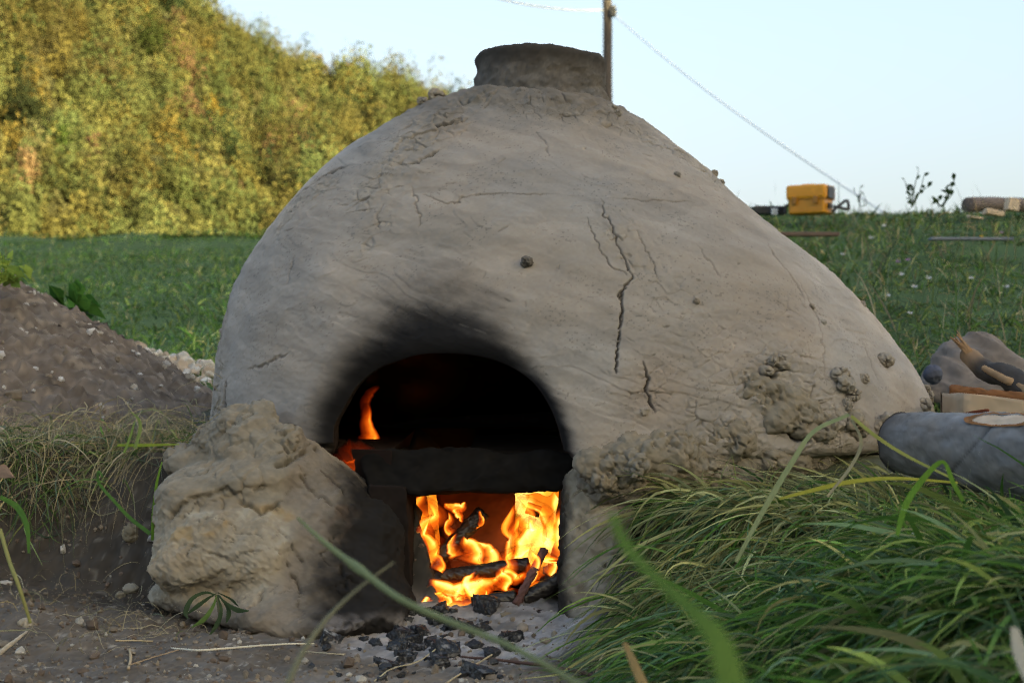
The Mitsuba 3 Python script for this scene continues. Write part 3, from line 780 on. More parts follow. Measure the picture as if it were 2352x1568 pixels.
# lumps stuck to the face
LUMPS = [(1211, 600, .013), (1926, 862, .020), (1938, 880, .024), (1955, 905, .020), (1945, 930, .014), (1985, 868, .012), (2032, 826, .018), (2120, 930, .022), (2150, 905, .016), (2145, 880, .012), (1888, 742, .010), (1862, 705, .009), (2030, 985, .03),
         (1775, 828, .014), (1800, 838, .012), (1760, 850, .014), (1600, 690, .007), (1555, 402, .008), (1640, 398, .012), (1655, 420, .010), (1480, 945, .010), (1990, 690, .012), (2010, 700, .008), (1000, 216, .018), (970, 228, .014), (1405, 250, .014), (1418, 262, .010)]
LR = np.random.default_rng(8)
ico = trimesh.creation.icosphere(4, 1.0)
for k, (a, b, r) in enumerate(LUMPS):
    v = np.array(ico.vertices) * r * LR.uniform(.8, 1.25, 3) * [1, 1, .9]
    v = v + hit(a, b) + np.array([0, -r * .35, 0])
    v = crumble(v, np.array(ico.faces), r * 0.55, r * 0.9, 300 + k)
    put('clay_lump', (v, np.array(ico.faces)), 'matte', clay_tint(v, np.array([.13, .115, .1]) if k == 0 else np.array([.262, .232, .196]), 300 + k, .3, .02), oven)

# ================================================================== the fire
def flame_color(t):
    """From nothing over deep red-orange to white-yellow, linear, to be scaled by GLOW."""
    stops = np.array([0, .12, .32, .52, .72, 1.0])
    cols = np.array([(0, 0, 0), (0.10, 0.007, 0.0004), (0.62, 0.072, 0.003), (1.05, 0.245, 0.010), (1.45, 0.62, 0.045), (2.0, 1.45, 0.34)])
    return np.stack([np.interp(t, stops, cols[:, k]) for k in range(3)], -1)


fire = thing('fire', 'bright orange flames burning in the square firebox under the lintel stone', 'fire')
FK = GLOW * 1.15


scene['flame_gas'] = {'type': 'blendbsdf', 'weight': mikit.proc(lambda p, n, uv: mi.Float(0.82) + 0 * p.x), 'a': {'type': 'diffuse', 'reflectance': {'type': 'rgb', 'value': 0.0}}, 'b': {'type': 'null'}}


def emit(name, v, f, rgb, parent=fire, solid=False):
    """A glowing body; a lick of flame is thin burning gas, so most of what is behind it shows through."""
    k = key_for(name, parent)
    bs = {'type': 'diffuse', 'reflectance': {'type': 'rgb', 'value': 0.0}} if solid else {'type': 'ref', 'id': 'flame_gas'}
    scene[k] = {**mikit.ply((v, f), None, smooth=True, color=rgb * FK), 'emitter': {'type': 'area', 'radiance': attr()}, 'bsdf': bs}
    return k


def swirl(v, seed, sx=16, sz=9, w=0.05):
    q = np.stack([v[:, 0], v[:, 1] * .5, v[:, 2]], 1)
    q = q + w * (np.stack([fbm(q * 13, 2, seed + s) for s in (0, 1, 2)], 1) - .5) * 2
    n = fbm(q * [sx, 8, sz], 3, seed + 5)
    return n


def curtain(x0, x1, z0, z1, y, thick, seed, lift, nx=70, nzz=64):
    """A billowing body of flame: closed, thick, its top torn into tongues."""
    u = np.linspace(0, 1, nx); s = np.linspace(0, 1, nzz)
    U, S = np.meshgrid(u, s)
    topz = z1 - 0.06 * np.abs(np.sin(U * 9 + seed)) * (noise(np.stack([U * 5, U * 0 + seed, U * 0], -1), seed))
    side = []
    for sg in (-1, 1):
        xx = x0 + (x1 - x0) * U + 0.02 * (noise(np.stack([U * 3, S * 4, U * 0 + seed], -1), seed) - .5)
        zz = z0 + (topz - z0) * S
        yy = y + sg * thick * np.sqrt(np.clip(1 - (2 * U - 1) ** 4, 0, 1)) * (1 - .75 * S) + 0.05 * (fbm(np.stack([U * 4, S * 4, U * 0 + seed * 3.], -1), 2, seed) - .5)
        side.append(np.stack([xx, yy, zz], -1).reshape(-1, 3))
    v = np.vstack(side)
    f = grid_faces(nzz, nx)
    v_, f_ = v, np.vstack([f, f[:, ::-1] + len(side[0])])
    t = lift + 1.5 * (swirl(v_, seed) - .5)
    return v_, f_, np.clip(t, .12, 1)


def streaks(v, seed):
    """Flow-like filaments: bright thin sheets with dark gaps."""
    q = np.stack([v[:, 0], v[:, 2], v[:, 1] * .4], 1)
    w = np.stack([fbm(q * [11, 7, 5] + k * 3.7, 3, seed + k) for k in (0, 1)], 1) - .5
    q[:, :2] += .075 * w
    a_ = 1 - np.abs(2 * fbm(q * [17, 8, 8], 3, seed + 5) - 1)
    b_ = fbm(q * [9, 6, 6], 2, seed + 6)
    return a_, b_


for a in ((-0.265, 0.175, 0.0, 0.285, 3.94, .03, 3), (-0.10, 0.16, 0.0, 0.23, 3.90, .02, 12)):
    v, f, _ = curtain(*a, .5, 110, 80)
    r_, g_ = streaks(v, a[-1])
    t = .40 + .48 * ss(.70, 1.0, r_) * ss(.3, .6, g_) + .40 * (g_ - .35)
    t = np.where(g_ < .36, t * ss(.18, .36, g_), t)
    emit('flame', v, f, flame_color(np.clip(t, .10, .9)), solid=True)


def tongue(pxs, w, hot, seed, flat=0.4):
    """One lick of flame along a course; w: half widths in metres. It is thin, and so dim, along its edges."""
    N, K = 40, 20
    p = curve([at(*q) for q in pxs], N)
    wv = np.interp(np.linspace(0, 1, N), np.linspace(0, 1, len(w)), w)
    u = np.linspace(0, 1, N)
    p = p + (wv * .5)[:, None] * (np.stack([fbm(np.stack([u * 5, u * 0 + seed, u * 0 + k], 1), 2, k) for k in (1, 2, 3)], 1) - .5) * [1.6, .4, .8]
    wv = wv * (.75 + .7 * (fbm(np.stack([u * 6, u * 0 + seed, u * 0], 1), 2, seed) ))
    v, f = tube(p, np.maximum(wv * 1.3, 0.0006), K, flat, side=(1, 0, 0) if abs((p[-1] - p[0])[2]) > abs((p[-1] - p[0])[0]) else (0, 0, 1))
    sN = np.concatenate([np.repeat(u, K), [0, 1]])
    ang = np.concatenate([np.tile(np.cos(np.arange(K) * 2 * np.pi / K), N), [0, 0]])
    sg = 1 if seed % 2 else -1
    uu_ = np.concatenate([np.tile(np.arange(K) * 2 * np.pi / K, N), [0, 0]])
    a_ = ang * sg + .35 * (fbm(np.stack([sN * 7, sN * 0 + seed, ang * 1.2], 1), 2, seed + 3) - .5)
    sheet = .22 + .78 * ss(-.75, .75, a_) ** 1.5                    # a rolled sheet: bright along its folded edge
    fil = 1 - np.abs(2 * fbm(np.stack([ang * 1.7 + .5 * np.sin(sN * 5), sN * 2.4, sN * 0 + seed], 1), 3, seed + 7) - 1)
    edge_ = ss(0, .45, 1 - np.abs(ang))
    glow = sheet * edge_ ** .7 * ss(0, .08, sN) * ss(1.0, .80, sN) * (.35 + .75 * fil)
    return v, f, flame_color(np.clip(.92 * hot * glow, 0, 1))


TONGUES = [([(1000, 1265, 3.62), (980, 1215, 3.62), (1012, 1185, 3.62), (975, 1135, 3.62)], (.022, .020, .014, .003), .85),
           ([(972, 1300, 3.58), (988, 1262, 3.58), (966, 1225, 3.58), (990, 1180, 3.58)], (.016, .018, .012, .002), .98),
           ([(970, 1230, 3.66), (985, 1190, 3.66), (965, 1160, 3.66), (985, 1125, 3.66)], (.016, .018, .012, .004), .75),
           ([(1070, 1152, 3.60), (1056, 1168, 3.60), (1030, 1163, 3.60), (1018, 1156, 3.6)], (.002, .011, .007, .001), 1.15),
           ([(1048, 1164, 3.60), (1056, 1182, 3.60), (1064, 1200, 3.60)], (.009, .007, .001), 1.1),
           ([(1100, 1172, 3.62), (1106, 1196, 3.62), (1090, 1216, 3.62)], (.002, .006, .002), .85),
           ([(1038, 1228, 3.58), (1028, 1210, 3.58), (1036, 1190, 3.58), (1030, 1172, 3.58)], (.012, .008, .005, .001), .85),
           ([(1080, 1295, 3.60), (1088, 1265, 3.60), (1068, 1248, 3.60), (1062, 1228, 3.60)], (.024, .018, .010, .001), 1.0),
           ([(1056, 1280, 3.58), (1042, 1262, 3.58), (1038, 1245, 3.58), (1052, 1222, 3.58)], (.014, .012, .008, .001), .9),
           ([(1112, 1305, 3.60), (1124, 1275, 3.60), (1105, 1255, 3.6), (1084, 1242, 3.6)], (.022, .016, .010, .001), .98),
           ([(1150, 1302, 3.60), (1165, 1280, 3.60), (1195, 1265, 3.60), (1225, 1248, 3.6)], (.016, .015, .012, .002), 1.0),
           ([(1255, 1310, 3.64), (1238, 1262, 3.64), (1245, 1222, 3.64), (1265, 1185, 3.64)], (.040, .040, .032, .006), 1.35),
           ([(1225, 1300, 3.62), (1220, 1250, 3.62), (1232, 1215, 3.62), (1216, 1185, 3.62)], (.022, .020, .014, .002), 1.2),
           ([(1282, 1315, 3.60), (1285, 1260, 3.60), (1272, 1215, 3.60), (1290, 1160, 3.60)], (.020, .022, .015, .002), 1.2),
           ([(1272, 1205, 3.66), (1250, 1170, 3.66), (1215, 1155, 3.66), (1185, 1135, 3.66)], (.016, .014, .010, .002), .85),
           ([(1195, 1220, 3.68), (1205, 1190, 3.68), (1195, 1160, 3.68), (1215, 1130, 3.68)], (.018, .016, .012, .003), .8),
           ([(1176, 1292, 3.68), (1184, 1245, 3.68), (1170, 1205, 3.68), (1188, 1150, 3.68)], (.012, .016, .012, .004), .95),
           ([(1196, 1270, 3.66), (1180, 1230, 3.66), (1192, 1180, 3.66)], (.014, .012, .004), .85),
           ([(968, 1326, 3.52), (1000, 1350, 3.52), (1060, 1348, 3.52), (1125, 1332, 3.52)], (.008, .013, .014, .004), .98),
           ([(980, 1338, 3.50), (1030, 1358, 3.5), (1080, 1352, 3.5), (1115, 1345, 3.5), (1160, 1328, 3.5)], (.008, .016, .018, .014, .003), 1.1),
           ([(1108, 1372, 3.49), (1100, 1348, 3.49), (1078, 1334, 3.49), (1096, 1310, 3.49)], (.020, .022, .014, .001), 1.1),
           ([(1150, 1352, 3.49), (1162, 1330, 3.49), (1148, 1315, 3.49), (1160, 1296, 3.49)], (.014, .012, .008, .001), 1.0),
           ([(1060, 1405, 3.50), (1070, 1380, 3.50), (1060, 1362, 3.50), (1072, 1340, 3.5)], (.014, .016, .014, .004), 1.05),
           ([(1040, 1402, 3.48), (1028, 1380, 3.48), (1008, 1368, 3.48), (986, 1362, 3.48)], (.010, .010, .008, .001), .98),
           ([(1000, 1392, 3.47), (1030, 1376, 3.47), (1060, 1388, 3.47), (1085, 1372, 3.47)], (.008, .014, .012, .004), 1.0),
           ([(1130, 1340, 3.51), (1165, 1322, 3.51), (1185, 1332, 3.51), (1215, 1310, 3.51)], (.008, .012, .010, .003), .95),
           ([(985, 1402, 3.46), (980, 1386, 3.46), (990, 1370, 3.46)], (.014, .013, .002), 1.05),
           ([(1205, 1335, 3.50), (1224, 1308, 3.50), (1226, 1285, 3.5), (1216, 1258, 3.5)], (.012, .013, .010, .001), 1.0),
           ([(1255, 1320, 3.54), (1272, 1290, 3.54), (1255, 1278, 3.54), (1292, 1284, 3.54)], (.012, .011, .007, .001), 1.0),
           ([(1000, 1310, 3.545), (1010, 1290, 3.545), (996, 1272, 3.545), (1012, 1250, 3.545)], (.012, .010, .007, .001), .8),
           ([(1170, 1318, 3.53), (1180, 1296, 3.53), (1170, 1280, 3.53), (1182, 1262, 3.53)], (.010, .010, .007, .001), .8),
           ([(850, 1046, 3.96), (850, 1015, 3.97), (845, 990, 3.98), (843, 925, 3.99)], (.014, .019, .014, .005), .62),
           ([(785, 1082, 3.60), (806, 1062, 3.60), (828, 1040, 3.60), (842, 1020, 3.60)], (.030, .034, .030, .014), .27),  # dim emitter added for the red firelight glow on the inner left wall
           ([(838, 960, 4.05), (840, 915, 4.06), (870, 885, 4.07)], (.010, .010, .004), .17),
           ([(1121, 1388, 3.47), (1122, 1370, 3.47), (1116, 1350, 3.47)], (.005, .006, .001), .95),
           ([(1190, 1378, 3.47), (1196, 1362, 3.47), (1204, 1346, 3.47)], (.005, .006, .001), 1.0)]
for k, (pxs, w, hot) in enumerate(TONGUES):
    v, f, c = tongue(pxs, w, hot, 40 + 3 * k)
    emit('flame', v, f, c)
# bed of embers on the firebox floor
ex, ey = np.meshgrid(np.linspace(-0.25, 0.14, 90), np.linspace(3.50, 4.3, 90))
ez = 0.012 + 0.03 * fbm(np.stack([ex * 26, ey * 26, ex * 0], -1), 3, 71)
ev = np.stack([ex, ey, ez + .012], -1).reshape(-1, 3)
ee = swirl(ev * [1, 1, 0], 77, 30, 9, .03)
emit('ember_bed', ev, grid_faces(90, 90), flame_color(np.clip(0.1 + 1.3 * (ee - .38), 0.0, .75)), solid=True)


def char_log(name, a, b, r, seed, label, base=(0.022, 0.018, 0.016), group=None, ashy=0.0, bs='char'):
    n = max(12, int(np.linalg.norm(np.subtract(b, a)) / 0.004))
    t = np.linspace(0, 1, n)[:, None]
    p = np.asarray(a) * (1 - t) + np.asarray(b) * t
    v, f = tube(p, r, 28, 0.9)
    nn = normals(v, f)
    s = np.concatenate([np.repeat(t[:, 0], 28), [0, 1]]) * np.linalg.norm(np.subtract(b, a))
    an = np.concatenate([np.tile(np.arange(28) / 28 * 2 * np.pi * r, n), [0, 0]])
    w, i = worley(np.stack([s, an * 1.4, an * 0], 1), 0.012, seed)
    v = v + nn * ((0.0035 * (ss(0.0, .18, w[:, 1] - w[:, 0]) - .6)) + 0.006 * (fbm(v * 35, 3, seed) - .5))[:, None]
    c = clay_tint(v, base, seed, .4, .02)
    if ashy:
        c = mixc(c, np.array([.3, .29, .3]), ashy * ss(.55, .75, fbm(v * 60, 3, seed + 1)))
    return put(name, (v, f), bs, c, label=label, cat='log', group=group)


char_log('burning_log', at(985, 1330, 3.58), at(1215, 1295, 3.56), .016, 401, 'charred horizontal log lying across the middle of the fire')
char_log('burning_log', at(1110, 1175, 3.64), at(975, 1320, 3.60), .017, 402, 'blackened log leaning diagonally in the left of the fire')
char_log('burning_log', at(1085, 1388, 3.47), at(1185, 1372, 3.47), .017, 403, 'short charred log with block cracks at the front of the fire')
char_log('burning_log', at(1200, 1378, 3.48), at(1290, 1330, 3.50), .018, 404, 'dark log piled at the right front of the fire')
char_log('burning_log', at(1185, 1390, 3.45), at(1250, 1262, 3.53), .0095, 405, 'thin greyish pink stick standing slanted in the fire', base=(0.16, 0.085, 0.075), bs='matte')
char_log('burning_log', at(1075, 1270, 3.61), at(1120, 1290, 3.60), .008, 406, 'small reddish piece of wood before the brown pillar brick', base=(0.12, 0.03, 0.02), bs='matte')
char_log('burning_log', at(1078, 1188, 3.635), at(1092, 1212, 3.63), .016, 407, 'black chunk of wood on top of the leaning log')
char_log('burning_log', at(1210, 1165, 3.75), at(1240, 1175, 3.75), .013, 408, 'dark wood end sticking out of the flames at upper right')

# ================================================================== charcoal and litter on the ash
CR = np.random.default_rng(21)


def gz(x, y):
    return float(ground_z(np.array([x]), np.array([y]))[0])


def ground_at(px, py):
    """Where the line of sight through a pixel meets the ground."""
    Y = np.arange(1.2, 9, 0.008)
    under = CZ + (784 - py) / F * Y < ground_z((px - 1176) / F * Y, Y)
    return at(px, py, Y[np.argmax(under)] if under.any() else 9)


gpy = np.arange(1380, 1570, 2)


def charcoal_mesh(sz, seed):
    r = np.random.default_rng(seed)
    c = np.array([[a, b, c] for a in (-1, 1) for b in (-1, 1) for c in (-1, 1)], float) * [1, .6, .5] + r.normal(0, .22, (8, 3))
    c = np.vstack([c, r.normal(0, .7, (4, 3)) * [1, .6, .5]])
    m = m3.Manifold.hull_points(c * sz).refine_to_length(max(sz * 0.10, .0012)).to_mesh()
    v, f = np.array(m.vert_properties[:, :3], float), np.array(m.tri_verts)
    n = normals(v, f)
    v = v + n * (sz * (0.22 * (fbm(v / sz * [7, 1.2, 1.2] + seed, 2, seed) - .5) + .22 * (fbm(v / sz * 2.5 + seed, 3, seed + 1) - .5) - .10 * ss(.05, 0, np.abs(fbm(v / sz * 1.6 + seed, 2, seed + 2) - .5))))[:, None]
    a = r.uniform(0, 6.28)
    R = np.array([[math.cos(a), -math.sin(a), 0], [math.sin(a), math.cos(a), 0], [0, 0, 1]])
    b = r.normal(0, .3)
    R = R @ np.array([[1, 0, 0], [0, math.cos(b), -math.sin(b)], [0, math.sin(b), math.cos(b)]])
    return v @ R.T, f


BIG = [(757, 1475, .024, 'charcoal chunk with greyish white top left of the ash, beside the pale straw'), (920, 1463, .026, 'broken charcoal piece left of the striped chunk on the ash'), (965, 1452, .026, 'large striped block of charcoal in the middle of the ash'), (1030, 1500, .030, 'long ashy charcoal slab at the front of the ash'), (1010, 1522, .022, 'round shiny charcoal just below the long ashy slab'), (1100, 1553, .026, 'flaky charcoal at the bottom edge of the picture'), (900, 1420, .020, 'flat ashy charcoal below the blackened jamb'), (1012, 1398, .018, 'round charcoal lump at the left of the fire sill'),
       (1120, 1398, .024, 'dark flat charcoal in the middle of the fire sill'), (1180, 1468, .022, 'grey charcoal sunk in the ash on the right'), (1000, 1480, .018, 'small charcoal right below the striped block'), (1130, 1500, .014, 'oval charcoal right of the long ashy slab'), (860, 1478, .014, 'small cube of charcoal left of the striped block'), (910, 1488, .020, 'wide low charcoal in front of the broken piece'), (905, 1525, .011, 'round charcoal near the bottom left of the ash'), (860, 1412, .012, 'small charcoal touching the sooted stone')]
for k, (a, b, s, lab) in enumerate(BIG):
    v, f = charcoal_mesh(s, 500 + k)
    p = ground_at(a, b + 4)
    v = v + p + np.array([0, 0, s * .28])
    c = clay_tint(v, (0.016, 0.017, 0.020), 500 + k, .4, .01)
    c = mixc(c, np.array([.26, .26, .27]), 0.8 * ss(.56, .72, fbm(v * 70, 3, 520 + k)) * (1 if k in (0, 2, 3, 6, 9) else .35))
    put('charcoal', (v, f), 'char', c, smooth=False, label=lab, cat='charcoal', group='charcoal pieces on the ash')
for k in range(26):
    a, b = CR.normal(965, 120), CR.uniform(1408, 1545)
    if not 730 < a < 1230:
        continue
    s = CR.uniform(.010, .019)
    v, f = charcoal_mesh(s, 560 + k)
    v = v + ground_at(a, b) + np.array([0, 0, s * .25])
    c = clay_tint(v, (0.016, 0.017, 0.020), 560 + k, .4, .01)
    c = mixc(c, np.array([.24, .24, .25]), .5 * ss(.58, .74, fbm(v * 80, 3, 570 + k)))
    put('charcoal', (v, f), 'char', c, smooth=False, label='thumb-sized black charcoal chunk lying loose on the ash', cat='charcoal', group='loose charcoal chunks on the ash')
for k in range(70):
    a, b = CR.normal(960, 140), CR.uniform(1400, 1566)
    if not 690 < a < 1260 or (a < 800 and b < 1450):
        continue
    s = CR.choice([.004, .006, .008, .010])
    v, f = charcoal_mesh(s, 600 + k)
    v = v + ground_at(a, b) + np.array([0, 0, s * .25])
    put('charcoal', (v, f), 'char', clay_tint(v, (0.018, 0.019, 0.022), 600 + k, .4, .01), smooth=False, label='tiny black charcoal crumb scattered on the pale ash', cat='charcoal', group='charcoal crumbs on the ash')

# straw, sticks and chips lying on the ground
def lying(name, pxs, r, colr, label, cat, lift=0.004, n=30, sides=8, bs='matte', flat=1.0):
    p = np.array([ground_at(*q[:2]) + [0, 0, lift + (q[2] if len(q) > 2 else 0)] for q in pxs])
    p = curve(p, n)
    p = p + 0.0012 * (np.stack([noise(np.stack([np.arange(n) * .5, np.full(n, s * 3.3 + p[0, 0] * 50), np.zeros(n)], 1), s) for s in (1, 2, 3)], 1) - .5)
    rr = np.interp(np.linspace(0, 1, n), np.linspace(0, 1, len(r)), r) if not np.isscalar(r) else r
    v, f = tube(p, rr, sides, flat)
    return put(name, (v, f), bs, clay_tint(v, colr, int(p[0, 0] * 1000) % 97, .25, .01), label=label, cat=cat)


lying('straw', [(393, 1492), (430, 1500, .004), (470, 1504, .006), (560, 1498, .007), (650, 1490, .006), (722, 1486, .004)], (.0014, .0019, .0021, .0018, .0014), (0.62, 0.58, 0.47), 'long pale straw lying bent on the ground before the boulder', 'straw')
lying('stick', [(-10, 1512), (25, 1492, .008), (62, 1468, .012)], (.005, .0045, .002), (0.42, 0.36, 0.28), 'pale split stick at the left edge of the bare ground', 'stick')
lying('twig', [(1060, 1512), (1150, 1530, .008), (1250, 1545, .010), (1345, 1566, .012), (1420, 1590, .012)], (.002, .003, .0035, .0035), (0.10, 0.06, 0.05), 'dark red-brown twig in front of the ash', 'twig')
lying('straw', [(860, 1568), (900, 1545, .004), (960, 1528, .004), (1010, 1500, .01)], .0012, (0.45, 0.38, 0.24), 'thin dry straw crossing the charcoal below the ash', 'straw')
lying('straw', [(1000, 1590), (1060, 1555, .004), (1130, 1515, .006)], .0017, (0.42, 0.34, 0.22), 'dry straw beside the dark twig', 'straw')
lying('straw', [(690, 1500), (740, 1508, .004), (790, 1512, .004)], .0012, (0.4, 0.36, 0.26), 'short straw under the ashy charcoal chunk', 'straw')
lying('straw', [(265, 1475), (310, 1478, .003), (350, 1480, .003)], .0016, (0.46, 0.36, 0.22), 'short tan straw below the pale boulder', 'straw')
lying('straw', [(295, 1540), (300, 1520, .004), (298, 1500, .004)], .0028, (0.36, 0.28, 0.18), 'short upright tan stalk piece on the bare ground', 'straw')
lying('straw', [(300, 1530), (360, 1516, .004), (420, 1498, .004)], .0012, (0.36, 0.26, 0.17), 'brown straw pointing at the long pale straw', 'straw')
lying('wood_chip', [(1365, 1562), (1380, 1540, .01), (1392, 1518, .016)], (.004, .009, .003), (0.45, 0.36, 0.25), 'splintered pale wood chip at the foot of the grassy bank', 'wood chip', flat=.4)
lying('stick', [(1330, 1395), (1380, 1382, .01), (1450, 1372, .02)], (.003, .003, .0015), (0.4, 0.33, 0.24), 'pale dry stick sticking out under the grassy bank', 'stick')

# pebbles and grit on the bare ground: too many to count
PR = np.random.default_rng(33)
parts, cols = [], []
ico1, ico0 = trimesh.creation.icosphere(1, 1.0), trimesh.creation.icosphere(0, 1.0)
gxs = PR.uniform(-1.15, 0.15, 2600); gys = PR.uniform(2.6, 3.75, 2600)
gzs = ground_z(gxs, gys)
for k in range(2600):
    if gzs[k] > .2 or (abs(gxs[k] + .09) < .3 and gys[k] > 3.0 and PR.random() < .6):
        continue
    s = PR.choice([.002, .003, .004, .006, .011], p=[.3, .35, .2, .11, .04])
    v = np.array(ico0.vertices) * s * PR.uniform(.6, 1.3, 3) * (1 + PR.normal(0, .18, (12, 1))) + [gxs[k], gys[k], gzs[k] + s * .3]
    c = np.array([(0.13, 0.10, 0.08), (0.2, 0.165, 0.13), (0.34, 0.32, 0.29), (0.22, 0.185, 0.14)][PR.choice(4, p=[.47, .35, .06, .12])])
    parts.append((v, np.array(ico0.faces))); cols.append(np.repeat(c[None] * PR.uniform(.8, 1.2), 12, 0))
put('grit', join(parts), 'matte', np.vstack(cols), smooth=False, label='small stones and crumbs of soil strewn over the bare ground', cat='grit', kind='stuff')
STONES = [(300, 1225, .020, (0.22, .185, .13), 'tan clod hanging in the dark bank left of the boulder'), (300, 1350, .014, (0.3, .27, .22), 'small grey stone on the soil left of the boulder'), (276, 1368, .012, (.22, .2, .16), 'small dull stone at the foot of the left bank'), (60, 1432, .014, (.32, .29, .24), 'rounded pale stone in the left corner'), (1390, 1560, .012, (.22, .19, .15), 'stone at the foot of the grassy bank'), (1200, 1440, .012, (.3, .25, .2), 'tan stone in the ash before the right jamb')]
ico3 = trimesh.creation.icosphere(3, 1.0)
for k, (a, b, r, c, lab) in enumerate(STONES):
    v = np.array(ico3.vertices) * r * LR.uniform(.75, 1.3, 3)
    v = crumble(v + ground_at(a, b + 6) + [0, 0, r * .4], np.array(ico3.faces), r * .35, r, 700 + k)
    put('stone', (v, np.array(ico3.faces)), 'matte', clay_tint(v, c, 700 + k, .25, .02), label=lab, cat='stone')


# ================================================================== grass
def blades(root, d0, length, width, gravity, seed, segs=6, clear=0.006, lift=0.03, follow=True, roll=0.5, bend=0.05):
    """Many blades at once: roots (n,3), starting directions (n,3). They bend under their weight and lie on the ground they meet."""
    r = np.random.default_rng(seed)
    n = len(root)
    p, d = root.copy(), d0 / np.linalg.norm(d0, axis=1, keepdims=True)
    pts = [p.copy()]
    off = r.random(n) ** 2 * lift + clear
    curl = r.normal(0, bend, (n, 2))
    for k in range(segs):
        d = d + np.concatenate([curl, -(gravity * (0.4 + k / segs))[:, None]], 1)
        d /= np.linalg.norm(d, axis=1, keepdims=True)
        p = p + d * (length / segs)[:, None]
        if follow:
            g = ground_z(p[:, 0], p[:, 1], False) + off
            low = p[:, 2] < g
            p[low, 2] = g[low]
        d = p - pts[-1]
        d /= np.linalg.norm(d, axis=1, keepdims=True) + 1e-9
        pts.append(p.copy())
    P = np.stack(pts, 1)                                # n, segs+1, 3
    t = np.gradient(P, axis=1)
    t /= np.linalg.norm(t, axis=2, keepdims=True) + 1e-9
    up = np.zeros_like(t); up[..., 2] = 1
    up = up + roll * r.normal(0, 1, (n, 1, 3))
    s = np.cross(t, up)
    s /= np.linalg.norm(s, axis=2, keepdims=True) + 1e-9
    taper = np.sin(np.clip(np.linspace(0.28, 1.0, segs + 1), 0, 1) * np.pi) ** .8
    taper[-1] = 0.04
    w = width[:, None, None] * taper[None, :, None] * .5
    A, B = P - s * w, P + s * w
    v = np.stack([A, B], 2).reshape(-1, 3)
    base = (np.arange(n) * 2 * (segs + 1))[:, None]
    k = np.arange(segs)[None] * 2
    a = (base + k).ravel()
    f = np.vstack([np.stack([a, a + 1, a + 3], 1), np.stack([a, a + 3, a + 2], 1)])
    return v, f, 2 * (segs + 1)


GREENS = np.array([(0.060, 0.110, 0.030), (0.085, 0.145, 0.038), (0.070, 0.110, 0.065), (0.125, 0.175, 0.060), (0.130, 0.170, 0.125), (0.20, 0.22, 0.08)])
DRY = np.array([(0.30, 0.25, 0.155), (0.24, 0.20, 0.13), (0.36, 0.31, 0.21), (0.20, 0.19, 0.11), (0.33, 0.26, 0.14)])


def blade_colors(n, per, dry, seed):
    r = np.random.default_rng(seed)
    isdry = r.random(n) < dry
    c = np.where(isdry[:, None], DRY[r.integers(0, len(DRY), n)], GREENS[r.integers(0, len(GREENS), n)])
    c = c * np.exp(r.normal(0, .33, (n, 1)))
    return np.repeat(c, per, 0)


# bank on the right: long grass combed over the edge towards the trench
def crest_x(y):
    return 0.245 + 0.085 * np.maximum(2.9 - y, 0) + 0.11 * ss(2.95, 3.3, y)


def bank_grass(n, xr, yr, lr, wr, dry, seed, grav=(.10, .40), z0=(-.16, .06), dirx=(-1, .34), diry=(-.78, .42), lift=.022):
    r = np.random.default_rng(seed)
    y = yr[0] + (yr[1] - yr[0]) * r.random(n)
    x = crest_x(y) + xr[0] + (xr[1] - xr[0]) * r.random(n)
    keep = np.hypot(x - AX, (y - CY) * 1.05) > 0.80
    x, y = x[keep], y[keep]; m = len(x)
    root = np.stack([x, y, ground_z(x, y, False) - .003], 1)
    clump = 2 * np.pi * noise(np.stack([x * 6, y * 6, 0 * x], 1), seed)
    d = np.stack([r.normal(dirx[0], dirx[1], m) + .22 * np.cos(clump), r.normal(diry[0], diry[1], m) + .22 * np.sin(clump), r.uniform(*z0, m)], 1)
    dr_ = dry(x, y) if callable(dry) else dry
    v, f, per = blades(root, d, r.uniform(*lr, m), r.uniform(*wr, m), r.uniform(*grav, m), seed + 1, 7, lift=lift)
    return v, f, np.clip(blade_colors(m, per, dr_, seed + 2) * [1.05, 1.28, .95], 0, .8)


